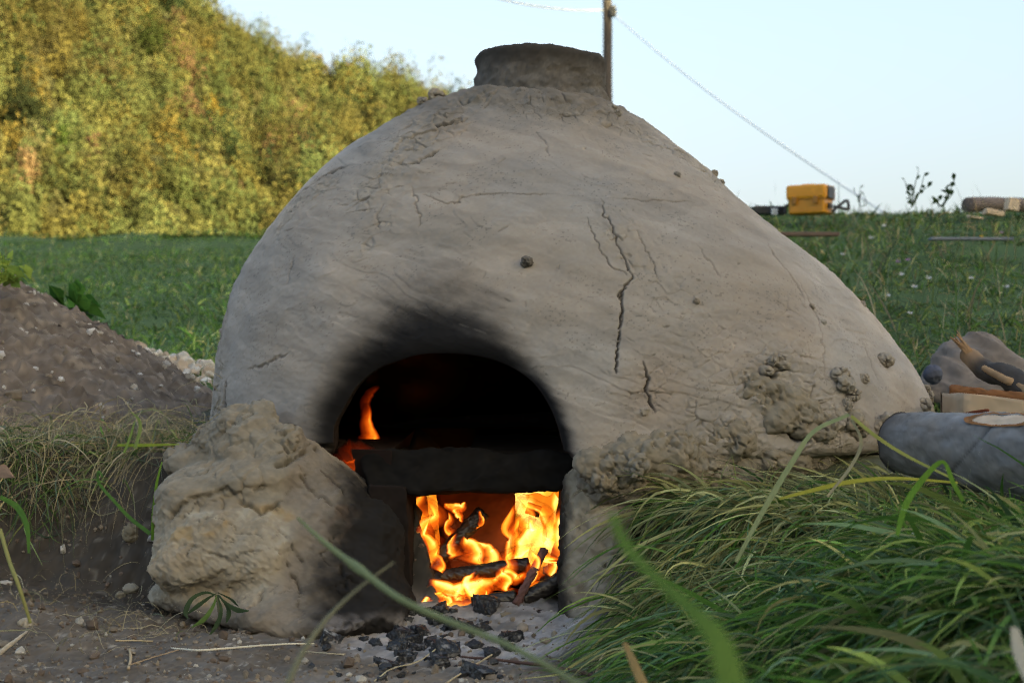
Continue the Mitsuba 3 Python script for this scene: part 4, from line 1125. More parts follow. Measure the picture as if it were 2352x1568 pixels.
dryness = lambda x, y: np.clip(0.16 + 0.62 * ss(2.7, 3.1, y) * ss(1.4, .6, x), 0, 1)
sets = [bank_grass(2600, (.0, .50), (2.0, 3.40), (.14, .34), (.0028, .0078), dryness, 801, grav=(.10, .36), dirx=(-1, .30), diry=(-.45, .35)),
        bank_grass(2400, (.06, .95), (1.2, 2.6), (.14, .34), (.0045, .0130), .16, 805, lift=.035, grav=(.06, .30), dirx=(-1, .35), diry=(-.65, .4)),
        bank_grass(2300, (.35, 1.4), (1.9, 3.5), (.10, .26), (.0030, .0090), dryness, 811, lift=.025, grav=(.10, .4)),
        bank_grass(900, (-.03, .25), (2.1, 3.40), (.10, .26), (.0012, .0030), .8, 821, grav=(.3, .8), z0=(-.3, .1), lift=.012),
        bank_grass(260, (-.03, .2), (2.2, 3.3), (.12, .28), (.0030, .0060), .1, 825, grav=(.1, .4), z0=(-.2, .15), lift=.025),
        bank_grass(70, (.1, 1.2), (1.6, 2.9), (.06, .12), (.003, .007), .1, 831, grav=(.2, .5), z0=(.3, .8), dirx=(-.6, .6), diry=(-.3, .6)),
        bank_grass(460, (.06, 1.0), (1.25, 2.3), (.14, .30), (.006, .014), .15, 835, grav=(.08, .35), z0=(-.1, .15), dirx=(-.9, .4), diry=(-.7, .5), lift=.04),
        bank_grass(1700, (.0, 1.3), (1.3, 3.4), (.03, .12), (.0016, .0050), .6, 838, grav=(.1, .5), z0=(-.2, .08), dirx=(0, 1.0), diry=(0, 1.0), lift=.045),
        bank_grass(700, (.0, 1.3), (1.3, 3.0), (.04, .12), (.003, .009), .1, 839, grav=(.1, .5), z0=(-.1, .15), dirx=(0, 1.0), diry=(0, 1.0), lift=.045),
        bank_grass(1900, (-.08, 1.0), (3.0, 3.52), (.05, .15), (.0012, .0026), .93, 841, grav=(.5, 1.1), z0=(-.1, .1), dirx=(-.4, 1.0), diry=(-.4, .8), lift=.012)]
o, vs, fs, cs_ = 0, [], [], []
for v, f, c in sets:
    vs.append(v); fs.append(f + o); cs_.append(c); o += len(v)
put('bank_grass', (np.vstack(vs), np.vstack(fs)), 'leaf', np.vstack(cs_), smooth=False, label='long green and dry grass combed over the bank right of the trench', cat='grass', kind='stuff')

# dry tangle on the left bank
def left_grass(n, xr, yr, lr, wr, dry, seed, grav, z0, lift=.03, d=(.1, -.6), spread=.6):
    r = np.random.default_rng(seed)
    x = r.uniform(*xr, n); y = r.uniform(*yr, n)
    root = np.stack([x, y, ground_z(x, y, False) - .002], 1)
    dd_ = np.stack([r.normal(d[0], spread * 1.2, n), r.normal(d[1], spread, n), r.uniform(*z0, n)], 1)
    v, f, per = blades(root, dd_, r.uniform(*lr, n), r.uniform(*wr, n), r.uniform(*grav, n), seed + 1, 7, lift=lift, roll=1.0, bend=.30)
    return v, f, np.clip(blade_colors(n, per, dry, seed + 2) * [1.3, 1.33, 1.35], 0, .75)


sets = [left_grass(1150, (-1.6, -.70), (3.72, 4.12), (.12, .32), (.0014, .0030), .97, 841, (.3, 1.0), (-.1, .35), lift=.06, d=(.15, -.5), spread=1.0),
        left_grass(900, (-1.6, -.74), (3.74, 4.10), (.05, .16), (.0012, .0026), .9, 851, (.5, 1.2), (.0, .35), lift=.03, d=(.1, -.4), spread=1.0),
        left_grass(430, (-1.6, -.74), (3.70, 4.05), (.07, .20), (.002, .0044), .05, 861, (.3, .9), (.1, .7), spread=.9),
        left_grass(420, (-1.6, -1.05), (3.66, 3.85), (.10, .22), (.0020, .0042), .2, 871, (.6, 1.2), (.1, .5)),
        left_grass(170, (-1.3, -.62), (3.05, 3.6), (.05, .18), (.0009, .0017), .95, 881, (.3, .9), (.2, 1.0), spread=1.0),
        left_grass(150, (-1.5, -.74), (3.70, 3.80), (.12, .28), (.0010, .0019), .95, 891, (.6, 1.4), (.0, .6), d=(.1, -.8)),
        left_grass(160, (-.74, -.5), (3.55, 3.75), (.05, .12), (.001, .002), .8, 895, (.3, .9), (.2, .8))]
o, vs, fs, cs_ = 0, [], [], []
for v, f, c in sets:
    vs.append(v); fs.append(f + o); cs_.append(c); o += len(v)
put('dry_grass', (np.vstack(vs), np.vstack(fs)), 'leaf', np.vstack(cs_), smooth=False, label='dry tangled grass hanging over the dark bank at left', cat='grass', kind='stuff')


# meadow behind: short grass by distance
def meadow(n, side, seed, wide=False):
    r = np.random.default_rng(seed)
    if side < 0:
        y = 5.3 * (34 / 5.3) ** r.random(n)
        x = y * (r.uniform(-.40, -.10, n) if not wide else np.where(r.random(n) < .5, r.uniform(-.10, .06, n), r.uniform(-.75, -.40, n)))
        big = 1 + y / 14
    else:
        y = 4.3 * (13.5 / 4.3) ** r.random(n)
        x = y * (r.uniform(.10, .42, n) if not wide else np.where(r.random(n) < .3, r.uniform(.03, .10, n), r.uniform(.42, .85, n)))
        big = .75 + y / 12
    root = np.stack([x, y, ground_z(x, y, False) - .01], 1)
    patch = fbm(np.stack([x * 2.2 / (1 + y * .05), y * 1.2 / (1 + y * .05), 0 * x], 1), 3, seed)
    keep = patch > (.36 if side > 0 else .25)
    root, patch, big = root[keep], patch[keep], big[keep]; m = len(root)
    d = np.stack([r.normal(0, .8, m), r.normal(0, .8, m), r.uniform(.35, 1.1, m)], 1)
    L = r.uniform(.03, .11, m) * (0.6 + patch) * (.75 if side < 0 else .7)
    v, f, per = blades(root, d, L * big ** .5, r.uniform(.0032, .0080, m) * big, r.uniform(.1, .5, m), seed + 1, 4, follow=False)
    c = blade_colors(m, per, .07 if side < 0 else .17, seed + 2) * np.repeat(.65 + .9 * (patch - .3), per)[:, None]
    return v, f, c * ((1.5, 1.75, 1.35) if side < 0 else (1.35, 1.4, 1.25))


def both(a_, b_):
    return np.vstack([a_[0], b_[0]]), np.vstack([a_[1], b_[1] + len(a_[0])]), np.vstack([a_[2], b_[2]])


v, f, c = both(meadow(32000, -1, 901), meadow(9000, -1, 903, True))
put('meadow_grass', (v, f), 'leaf', c, smooth=False, label='green meadow grass sloping up below the wooded hill on the left', cat='grass', kind='stuff')
v, f, c = both(meadow(33000, 1, 911), meadow(9000, 1, 913, True))
tw = np.random.default_rng(917)
ty = tw.uniform(5.2, 10.4, 420); tx = ty * tw.uniform(.14, .40, 420)
troot = np.stack([tx, ty, ground_z(tx, ty, False) - .01], 1)
tv, tf, tper = blades(troot, np.stack([tw.normal(0, .3, 420), tw.normal(0, .3, 420), np.ones(420)], 1), tw.uniform(.12, .34, 420) * (.5 + .5 * (tw.random(420) < .35)), tw.uniform(.003, .007, 420), tw.uniform(.05, .3, 420), 918, 4, follow=False)
v, f, c = both((v, f, c), (tv, tf, blade_colors(420, tper, .45, 919)))
put('meadow_grass', (v, f), 'leaf', c, smooth=False, label='flowery meadow grass on the slope right of the oven', cat='grass', kind='stuff')


# single blades and stalks standing out
def blade(name, pxs, w, colr, label, cat='grass blade', fold=.25, n=24):
    p = curve([at(*q) for q in pxs], n)
    wv = np.interp(np.linspace(0, 1, n), np.linspace(0, 1, len(w)), w)
    t = np.gradient(p, axis=0); t /= np.linalg.norm(t, axis=1, keepdims=True)
    s = np.cross(t, np.array([0.15, -1, 0.35])); s /= np.linalg.norm(s, axis=1, keepdims=True)
    m = np.cross(s, t)
    rows = [p - s * wv[:, None], p + m * (wv * fold)[:, None], p + s * wv[:, None]]
    v = np.stack(rows, 1).reshape(-1, 3)
    f = grid_faces(n, 3)
    g = thing('grass_plant', label, 'grass')
    put('blade', (v, f), 'leaf', clay_tint(v, colr, len(label), .15, .03), g)


def stalk(name, pxs, r, colr, label, n=40, nodes=()):
    p = curve([at(*q) for q in pxs], n)
    rr = np.interp(np.linspace(0, 1, n), np.linspace(0, 1, len(r)), r)
    for q in nodes:
        rr = rr * (1 + .6 * np.exp(-((np.linspace(0, 1, n) - q) / .02) ** 2))
    v, f = tube(p, rr, 8)
    g = thing('grass_plant', label, 'grass')
    put('stalk', (v, f), 'damp', clay_tint(v, colr, len(label), .15, .02), g)


stalk('grass_stalk', [(685, 1190, 1.75), (745, 1245, 1.68), (830, 1310, 1.60), (920, 1375, 1.52), (1040, 1430, 1.45), (1160, 1478, 1.38), (1260, 1530, 1.32), (1360, 1590, 1.26)], (.0016, .0036, .0034, .0028, .0025), (0.14, 0.165, 0.065), 'long grey-green stalk arching across the front of the fire', nodes=(.27,))
stalk('grass_stalk', [(905, 1290, 1.65), (830, 1345, 1.6), (760, 1410, 1.55), (700, 1490, 1.5), (655, 1580, 1.45)], (.0008, .0018, .0026, .0034), (0.13, 0.125, 0.07), 'olive stalk leaning down to the bottom edge left of the fire')
blade('grass_blade', [(1405, 1180, .92), (1440, 1255, .90), (1500, 1320, .87), (1580, 1390, .84), (1650, 1470, .81), (1690, 1600, .78)], (.002, .0034, .003, .004, .0065, .008), (0.13, 0.22, 0.05), 'broad blurred bright green blade in front of the bank')
blade('grass_blade', [(1435, 1475, 1.75), (1455, 1520, 1.7), (1490, 1600, 1.65)], (.003, .005, .006), (0.36, 0.25, 0.11), 'blurred tan blade at the bottom edge')
blade('grass_blade', [(1690, 1290, 2.5), (1760, 1160, 2.55), (1820, 1060, 2.6), (1870, 990, 2.65), (1950, 952, 2.7)], (.003, .0045, .0045, .0035, .003), (0.26, 0.31, 0.17), 'tall pale bent blade reaching up before the clay apron')
blade('grass_blade', [(1955, 955, 2.7), (2010, 1000, 2.7), (2080, 1045, 2.7), (2180, 1095, 2.68)], (.003, .0035, .003, .002), (0.30, 0.32, 0.10), 'yellow-green blade falling from the bend onto the log')
blade('grass_blade', [(1955, 960, 2.71), (1978, 1015, 2.71), (1955, 1070, 2.7), (1900, 1140, 2.6)], (.002, .003, .003, .002), (0.30, 0.29, 0.2), 'pale drooping blade under the bend of the tall one')
blade('grass_blade', [(2060, 1230, 2.2), (2080, 1160, 2.25), (2120, 1100, 2.3), (2165, 1060, 2.32), (2190, 1110, 2.3), (2212, 1150, 2.3)], (.003, .005, .0045, .003, .004, .003), (0.12, 0.24, 0.04), 'fresh green blade folded to a peak in front of the log')
blade('grass_blade', [(1790, 1145, 2.75), (1880, 1122, 2.75), (1960, 1105, 2.78), (2060, 1098, 2.8), (2200, 1108, 2.8)], (.002, .004, .004, .003, .002), (0.38, 0.38, 0.07), 'yellow blade lying flat across the bank')
blade('grass_blade', [(2330, 1440, 1.5), (2345, 1500, 1.48), (2385, 1590, 1.45)], (.004, .008, .009), (0.5, 0.46, 0.38), 'pale dry blade at the right edge')
blade('grass_blade', [(350, 1240, 3.40), (352, 1180, 3.42), (360, 1110, 3.44), (372, 1060, 3.46)], (.003, .0035, .003, .001), (0.15, 0.27, 0.04), 'upright green blade left of the clay slab')
blade('grass_blade', [(345, 1225, 3.40), (300, 1190, 3.41), (262, 1150, 3.42), (228, 1110, 3.44), (226, 1082, 3.44), (236, 1095, 3.43)], (.0045, .004, .0035, .003, .003, .002), (0.09, 0.19, 0.05), 'green blade curving to the left of the boulder')
blade('grass_blade', [(0, 1140, 3.1), (40, 1165, 3.1), (62, 1210, 3.08), (66, 1270, 3.06)], (.004, .006, .005, .002), (0.09, 0.19, 0.045), 'hanging green blade at the left edge')
stalk('grass_stalk', [(0, 1215, 3.05), (22, 1290, 3.02), (45, 1350, 3.0), (70, 1430, 3.0)], (.004, .0042, .004, .003), (0.22, 0.22, 0.07), 'yellowish stalk hanging down the left bank')
blade('grass_blade', [(310, 1030, 3.6), (322, 985, 3.62), (318, 962, 3.63), (300, 945, 3.64)], (.004, .004, .003, .001), (0.2, 0.27, 0.09), 'pale green blade standing above the left bank')
blade('grass_blade', [(285, 1040, 3.6), (300, 1000, 3.61), (310, 965, 3.62)], (.003, .003, .001), (0.2, 0.29, 0.08), 'thin green blade crossing the pale one on the left bank')
blade('grass_blade', [(270, 1022, 3.62), (330, 1022, 3.6), (412, 1020, 3.58)], (.003, .004, .001), (0.26, 0.34, 0.05), 'bright blade lying level behind the left bank')

# weed wilting under the boulder
weed = thing('weed', 'wilted dark green weed drooping below the pale boulder', 'weed')
LEAVES = [[(495, 1365), (470, 1360), (440, 1375), (426, 1405), (432, 1420)], [(500, 1365), (520, 1385), (545, 1400), (572, 1402)], [(497, 1368), (490, 1390), (470, 1420), (440, 1440)], [(500, 1368), (508, 1400), (500, 1430), (480, 1460)], [(498, 1362), (480, 1372), (455, 1390), (425, 1412)], [(503, 1366), (525, 1400), (520, 1430)], [(500, 1360), (530, 1375), (548, 1392)]]
for k, px in enumerate(LEAVES):
    p = curve([at(a, b, 3.20 - .012 * i) for i, (a, b) in enumerate(px)], 16)
    w = np.interp(np.linspace(0, 1, 16), [0, .3, .7, 1], [.0012, .003, .0055, .001])
    t = np.gradient(p, axis=0); t /= np.linalg.norm(t, axis=1, keepdims=True)
    s = np.cross(t, [0.3, -1, .3 - .2 * k]); s /= np.linalg.norm(s, axis=1, keepdims=True)
    m = np.cross(s, t)
    v = np.stack([p - s * w[:, None], p + m * (w * .4)[:, None], p + s * w[:, None]], 1).reshape(-1, 3)
    put('leaf', (v, grid_faces(16, 3)), 'leaf', clay_tint(v, (0.055, 0.085, 0.045) if k != 2 else (.12, .2, .06), 950 + k, .3, .02), weed)
v, f = tube(curve([at(496, 1366, 3.22), at(500, 1380, 3.22), at(505, 1420, 3.21)], 8), .003, 6)
put('stem', (v, f), 'damp', (0.1, 0.1, 0.05), weed)
# dead leaf at the left edge
p = curve([at(-8, 1085, 3.5), at(12, 1082, 3.48), at(34, 1096, 3.46)], 12)
w = np.interp(np.linspace(0, 1, 12), [0, .5, 1], [.012, .016, .001])
v = np.stack([p - [0, 0, 1] * w[:, None], p + [0, -.006, 0], p + [0, 0, 1] * w[:, None]], 1).reshape(-1, 3)
put('dead_leaf', (v, grid_faces(12, 3)), 'leaf', clay_tint(v, (0.42, 0.28, 0.2), 4, .2, .02), label='curled pale brown dead leaf on the dry grass at the left edge', cat='leaf')

# ================================================================== dirt heap and rubble at left
mound = thing('dirt_mound', 'brown dirt heap dotted with white stone chips left of the oven', 'dirt mound')
mx, my = np.meshgrid(np.concatenate([np.linspace(-3.6, -1.75, 60), np.linspace(-1.74, -.62, 130)]), np.linspace(3.75, 6.4, 250))


def mound_z(x, y):
    p = np.stack([x, y, 0 * x], -1)
    d = np.hypot(x + 2.35, (y - 5.05) * np.where(y < 5.05, 1.25, 2.3))
    return 1.235 - 0.57 * np.sqrt(d * d + .03) + 0.05 * (fbm(p * 3, 3, 961) - .5) + 0.05 * (fbm(p * 11, 4, 962) - .5) + .050 * (fbm(p * 42, 4, 963) - .5)


mz = mound_z(mx, my)
mv = np.stack([mx, my, np.maximum(mz, ground_z(mx, my, False) - .06)], -1).reshape(-1, 3)
m1, _ = worley(mv, .06, 966)
m2, _ = worley(mv, .025, 967)
mv[:, 2] += .034 * (.5 - m1[:, 0]) * ss(.4, .6, fbm(mv * 5, 2, 968)) + .020 * (.5 - m2[:, 0])
mc = clay_tint(mv, (0.145, 0.118, 0.098), 964, .7, .05)
mc = mixc(mc, np.array([.33, .27, .21]), .5 * ss(.66, .78, noise(mv / .022, 965)))
put('soil', (mv, grid_faces(*mx.shape)), 'matte', mc, mound)
MR = np.random.default_rng(44)
for k in range(210):
    x, y = MR.uniform(-2.0, -.85), MR.uniform(4.0, 5.15)
    z = float(mound_z(np.array([x]), np.array([y]))[0])
    if z < gz(x, y) or z < .3:
        continue
    s = MR.choice([.005, .008, .012, .018], p=[.45, .33, .17, .05])
    v = np.array(ico1.vertices) * s * MR.uniform(.5, 1.3, 3) * (1 + MR.normal(0, .15, (42, 1))) + [x, y, z + s * .2]
    put('stone', (v, np.array(ico1.faces)), 'matte', np.array([(.46, .44, .42), (.36, .32, .27), (.22, .18, .14)][MR.choice(3, p=[.55, .25, .2])]) * MR.uniform(.8, 1.15), mound, smooth=False)
rub = thing('rubble_pile', 'low pile of white and tan broken stones behind the dirt heap', 'rubble')
for k in range(190):
    a = MR.uniform(288, 485)
    b = 785 + (a - 288) * .30 + MR.uniform(0, 72)
    Y = 5.95 - (b - 780) * .004
    s = MR.choice([.010, .017, .027], p=[.4, .42, .18])
    v = np.array(ico1.vertices) * s * MR.uniform(.6, 1.25, 3) * (1 + MR.normal(0, .12, (42, 1))) + at(a, b, Y)
    put('stone', (v, np.array(ico1.faces)), 'matte', np.array([(.50, .46, .40), (.44, .36, .28), (.54, .52, .49)][MR.choice(3)]) * MR.uniform(.8, 1.1), rub, smooth=False)


def leafy(name, base, tips, leaf_w, colr, label, cat='plant', seed=0, nl=5):
    """A small plant: stems to the tips with leaves along them."""
    pl = thing(name, label, cat)
    r = np.random.default_rng(seed)
    for tp in tips:
        p = curve([base, (np.add(base, tp) / 2 + r.normal(0, .01, 3)), tp], 12)
        v, f = tube(p, np.linspace(.0035, .0015, 12) * leaf_w / .02, 6)
        put('stem', (v, f), 'damp', np.array(colr) * .8, pl)
        for q in range(nl):
            c = p[int(11 * (q + 1.2) / (nl + .2)) if q < nl else 11] if q < nl - 1 else p[-1]
            d = r.normal(0, 1, 3) + [0, 0, .4]; d /= np.linalg.norm(d)
            L = leaf_w * r.uniform(1.2, 2.2)
            pp = curve([c, c + d * L * .5 + [0, 0, .1 * L], c + d * L], 8)
            w = np.interp(np.linspace(0, 1, 8), [0, .45, 1], [.05, .5, .02]) * leaf_w * 1.2
            s = np.cross(d, r.normal(0, 1, 3)); s /= np.linalg.norm(s)
            m = np.cross(s, d)
            v = np.stack([pp - s * w[:, None], pp + m * (w * .3)[:, None], pp + s * w[:, None]], 1).reshape(-1, 3)
            put('leaf', (v, grid_faces(8, 3)), 'leaf', np.array(colr) * r.uniform(.75, 1.25), pl)
    return pl


leafy('seedling', at(10, 655, 4.75), [at(-5, 590, 4.75), at(28, 590, 4.72), at(45, 612, 4.7), at(70, 640, 4.68), at(20, 628, 4.7)], .028, (0.30, 0.40, 0.08), 'yellow-green leafy seedling on top of the dirt heap', seed=3)
leafy('seedling', at(170, 715, 5.4), [at(140, 690, 5.5), at(190, 680, 5.5), at(220, 690, 5.5), at(215, 725, 5.5), at(165, 668, 5.5)], .045, (0.06, 0.15, 0.03), 'dark green weed growing behind the crest of the dirt heap', seed=5)

# ================================================================== logs and wood at right
def log_mesh(a, b, r0, r1, seed, rough=.004, sides=72, step=.006, wob=.01):
    L = np.linalg.norm(np.subtract(b, a))
    n = int(L / step)
    t = np.linspace(0, 1, n)
    p = np.asarray(a) * (1 - t[:, None]) + np.asarray(b) * t[:, None]
    p = p + wob * (np.stack([noise(np.stack([t * 4, t * 0 + s, t * 0 + seed], 1), seed) for s in (1, 2, 3)], 1) - .5)
    v, f = tube(p, r0 + (r1 - r0) * t, sides)
    nn = normals(v, f)
    v = v + nn * ((fbm(v * 9, 3, seed) - .5) * r0 * .22 + rough * (fbm(v * 40, 3, seed + 1) - .5))[:, None]
    return v, f, n


lo = thing('beech_log', 'smooth grey-barked log lying in the grass at the right edge', 'log')
la, lb = at(2068, 1012, 3.27), at(2700, 1085, 2.72)
v, f, n = log_mesh(la, lb, .064, .102, 971, .009, 90, .0045)
d_ax = (lb - la) / np.linalg.norm(lb - la)
tpos = (v - la) @ d_ax
# slanted rings of wrinkled bark
wrk = np.zeros(len(v))
for q in (.24,):
    wrk = np.maximum(wrk, np.exp(-((tpos - q + .05 * np.sin(v[:, 2] * 25) + .02 * (fbm(v * 12, 2, 5) - .5)) / .006) ** 2))
v = v - normals(v, f) * (.003 * wrk)[:, None]
c = clay_tint(v, (0.150, 0.146, 0.148), 972, .45, .03)
c = c * (1 + .5 * (fbm(v * [70, 25, 90], 3, 970) - .5))[:, None]
c = mixc(c, np.array([.26, .27, .30]), .42 * ss(.56, .74, fbm(v * [14, 14, 40], 4, 973)))
c = c * (1 - .5 * wrk)[:, None]
c = mixc(c, np.array([.06, .055, .055]), ss(.06, -.01, tpos + .04 * (fbm(v * 20, 3, 974) - .5)))
put('bark', (v, f), 'bark', c, lo)
log_v = v
# axe scar on the upper side
axc = la + d_ax * (.47 * np.linalg.norm(lb - la))
nrm = np.array([0.0, -.80, .60]); nrm = nrm - d_ax * (nrm @ d_ax); nrm /= np.linalg.norm(nrm)
side = np.cross(d_ax, nrm)
uu, vv = np.meshgrid(np.linspace(-1, 1, 60), np.linspace(-1, 1, 30))


def scar(rx, ry, lift, inner):
    ang = np.linspace(0, 2 * np.pi, 64, endpoint=False)
    rr_ = np.linspace(0.0 if not inner else inner, 1, 10)
    A, R_ = np.meshgrid(ang, rr_)
    pu = rx * R_ * np.cos(A); pw = ry * R_ * np.sin(A) * (1 + .1 * np.sin(3 * A))
    R0 = .082 + lift
    th_ = pw / R0
    return (axc + pu[..., None] * d_ax + R0 * (np.cos(th_)[..., None] * nrm + np.sin(th_)[..., None] * side) - (.006 * (1 - R_ ** 2))[..., None] * nrm).reshape(-1, 3), grid_faces(10, 64, True)


def on_log(p, lift):
    d, i = cKDTree(log_v).query(p, k=6)
    r = np.linalg.norm((log_v[i] - la) - ((log_v[i] - la) @ d_ax)[..., None] * d_ax, axis=2).mean(1)
    h_ = (p - la) - ((p - la) @ d_ax)[:, None] * d_ax
    return p - h_ + h_ / np.linalg.norm(h_, axis=1, keepdims=True) * (r + lift)[:, None]


v, f = scar(.085, .018, .0, 0)
v = on_log(v, np.full(len(v), .0012))
put('cut_wood', (v, f), 'matte', clay_tint(v, (0.50, 0.40, 0.31), 975, .2, .02), lo, label='pale bare wood where the bark was cut away')
v, f = scar(.094, .023, .0, .78)
v = on_log(v, .0022 + .0035 * noise(v * 160, 3))
put('bark_edge', (v, f), 'matte', clay_tint(v, (0.24, 0.115, 0.05), 976, .4, .01), lo, label='ragged orange inner bark round the cut')

fw = thing('firewood', 'split pale log with orange bark edge stacked behind the grey log', 'firewood')
fa = [at(2160, 902, 3.75), at(2215, 902, 3.60), at(2160, 958, 3.75), at(2212, 960, 3.60)]
Lv = np.array([0.62, -0.16, -.075])
m = m3.Manifold.hull_points(np.array(fa + [q + Lv for q in fa])).refine_to_length(.02).to_mesh()
v, f = np.array(m.vert_properties[:, :3], float), np.array(m.tri_verts)
v = v + normals(v, f) * ((fbm(v * [6, 30, 60], 3, 977) - .5) * .008)[:, None]
c = clay_tint(v, (0.44, 0.335, 0.235), 978, .2, .03) * (1 + .4 * (fbm(v * [4, 50, 90], 3, 979) - .5))[:, None]
c = mixc(c, np.array([.30, .265, .24]), ((v - fa[0]) @ (Lv / np.linalg.norm(Lv)) < .004).astype(float) * .8)
put('split_wood', (v, f), 'matte', c, fw)
v, f = tube(curve([fa[0] + [0.02, -.01, .008], fa[0] + Lv * .35 + [0, -.03, .012], fa[0] + Lv * .7 + [0, -.03, .010], fa[0] + Lv], 60), .0125, 12, .8)
v = crumble(v, f, .006, .012, 980)
put('bark_strip', (v, f), 'matte', clay_tint(v, (0.20, 0.095, 0.045), 981, .4, .01), fw)
v, f = blob([at(2210, 952, 3.55), at(2268, 942, 3.5), at(2270, 952, 3.5), at(2240, 946, 3.52)], .004, .006, 4)
put('bark_flake', (v, f), 'matte', clay_tint(v, (0.14, 0.045, 0.025), 982, .3, .01), fw)

br = thing('broken_branch', 'dark barked branch with frayed broken end leaning behind the firewood', 'branch')
v, f, n = log_mesh(at(2222, 812, 3.98), at(2420, 940, 3.72), .020, .040, 983, .010, 40, .005, .02)
c = clay_tint(v, (0.050, 0.042, 0.037), 984, .45, .03)
c = mixc(c, np.array([.26, .17, .10]), ss(.05, 0, np.linalg.norm(v - at(2222, 812, 3.98), axis=1) - .03))
put('bark', (v, f), 'bark', c, br)
BR = np.random.default_rng(9)
for k in range(9):
    a = at(2228 + BR.uniform(-6, 8), 815 + BR.uniform(-8, 10), 3.96)
    v, f = tube(curve([a, a + [-.015, 0, .02], a + np.array([-.03 - .015 * BR.random(), BR.normal(0, .006), .035 + .02 * BR.random()])], 8), np.linspace(.007, .001, 8), 6)
    put('splinter', (v, f), 'matte', clay_tint(v, (0.30, 0.19, 0.11), 990 + k, .3, .01), br)
v, f = tube(curve([at(2260, 845, 3.90), at(2310, 872, 3.82), at(2340, 885, 3.8), at(2400, 930, 3.7)], 40), (np.linspace(.008, .014, 40)), 10)
put('bare_strip', (v, f), 'matte', clay_tint(v, (0.33, 0.22, 0.13), 995, .3, .02), br, label='strip of bare tan wood along the branch')
v, f = blob([at(2150, 880, 4.7), at(2190, 820, 4.75), at(2260, 798, 4.8), at(2330, 850, 4.75), at(2330, 905, 4.6), at(2200, 915, 4.55), at(2160, 905, 4.6), at(2240, 830, 5.1), at(2330, 880, 5.1)], .05, .014, 8)
n_ = normals(v, f)
v = v + n_ * ((fbm(v @ np.array([[.8, 0, .6], [0, 1, 0], [-.6, 0, .8]]) * [8, 10, 45], 3, 996) - .5) * .035 + (fbm(v * 7, 2, 997) - .5) * .05)[:, None]
put('rock', (v, f), 'matte', clay_tint(v, (0.165, 0.140, 0.125), 998, .5, .05), label='weathered reddish grey rock behind the broken branch', cat='rock')
for k, (a, b, Y, lab) in enumerate(((2142, 858, 4.5, 'small bluish stone above the dome edge at the foot of the slope'), (2168, 828, 4.8, 'small blue-grey stone beside the reddish rock'))):
    v = crumble(np.array(ico3.vertices) * [.028, .03, .026] + at(a, b, Y), np.array(ico3.faces), .006, .03, 1001 + k)
    put('stone', (v, np.array(ico3.faces)), 'matte', clay_tint(v, (0.09, 0.10, 0.14), 1001 + k, .2, .02), label=lab, cat='stone')

# ================================================================== things on the right-hand skyline
def rbox(c, size, r=.006, rot=0.0, tilt=0.0):
    sx_, sy_, sz_ = np.array(size) / 2 - r
    b = np.array([[a * sx_, q * sy_, w * sz_] for a in (-1, 1) for q in (-1, 1) for w in (-1, 1)])
    ball = trimesh.creation.icosphere(2, r).vertices
    m = m3.Manifold.hull_points(np.vstack([k + ball for k in b])).to_mesh()
    v = np.array(m.vert_properties[:, :3], float)
    R = np.array([[math.cos(rot), -math.sin(rot), 0], [math.sin(rot), math.cos(rot), 0], [0, 0, 1]])
    R = R @ np.array([[math.cos(tilt), 0, math.sin(tilt)], [0, 1, 0], [-math.sin(tilt), 0, math.cos(tilt)]])
    return v @ R.T + c, np.array(m.tri_verts)


YB = 9.3
cs0 = thing('tool_case', 'yellow-orange plastic case with black panel standing on the skyline', 'tool case')
yel, blk = (0.62, 0.27, 0.012), (0.012, 0.013, 0.018)
bz = at(1862, 484, YB)
rt = -.55
v, f = rbox(at(1862, 470, YB), (.22, .16, .12), .014, rt)
put('body', (v, f), 'plastic', np.array(yel) * .8, cs0, smooth=30 if False else True)
v, f = rbox(at(1862, 443, YB), (.245, .185, .085), .018, rt)
put('lid', (v, f), 'plastic', yel, cs0)
v, f = rbox(at(1862, 458, YB), (.235, .175, .014), .005, rt)
put('rim', (v, f), 'plastic', np.array(yel) * .7, cs0)
ax_, ay_ = np.array([math.cos(rt), math.sin(rt), 0]), np.array([-math.sin(rt), math.cos(rt), 0])
c0 = at(1862, 445, YB)
v, f = rbox(c0 + ax_ * .123 + [0, 0, .002], (.014, .105, .072), .004, rt)
put('panel', (v, f), 'plastic', blk, cs0)
v, f = rbox(c0 + ax_ * .122 + [0, 0, -.075], (.012, .05, .03), .004, rt)
put('latch', (v, f), 'plastic', (.05, .04, .035), cs0)
for q in (-.065, .065):
    v, f = rbox(c0 - ay_ * .094 + ax_ * q + [0, 0, -.045], (.03, .012, .045), .004, rt)
    put('latch', (v, f), 'plastic', (.28, .12, .01), cs0)
v, f = tube(curve([at(1830, 436, YB - .02), at(1845, 427, YB - .02), at(1880, 427, YB), at(1898, 434, YB)], 20), .010, 10)
put('handle', (v, f), 'plastic', np.array(yel) * .9, cs0)
bk = thing('black_crate', 'low black plastic crate with a white tag left of the yellow case', 'crate')
v, f = rbox(at(1765, 484, YB + .25), (.20, .12, .05), .006, .1)
put('box', (v, f), 'plastic', (.02, .025, .035), bk)
v, f = rbox(at(1779, 486, YB + .17), (.04, .01, .04), .003, .1)
put('tag', (v, f), 'plastic', (.62, .64, .68), bk)
for k, (a0, a1) in enumerate((((1803, 492), (1806, 470)), ((1806, 471), (1818, 474)))):
    v, f = tube([at(*a0, YB + .1), at(*a1, YB + .1)], .008, 8)
    put('bracket', (v, f), 'plastic', blk, bk)
fr = thing('wire_frame', 'black bent frame lying right of the yellow case', 'frame')
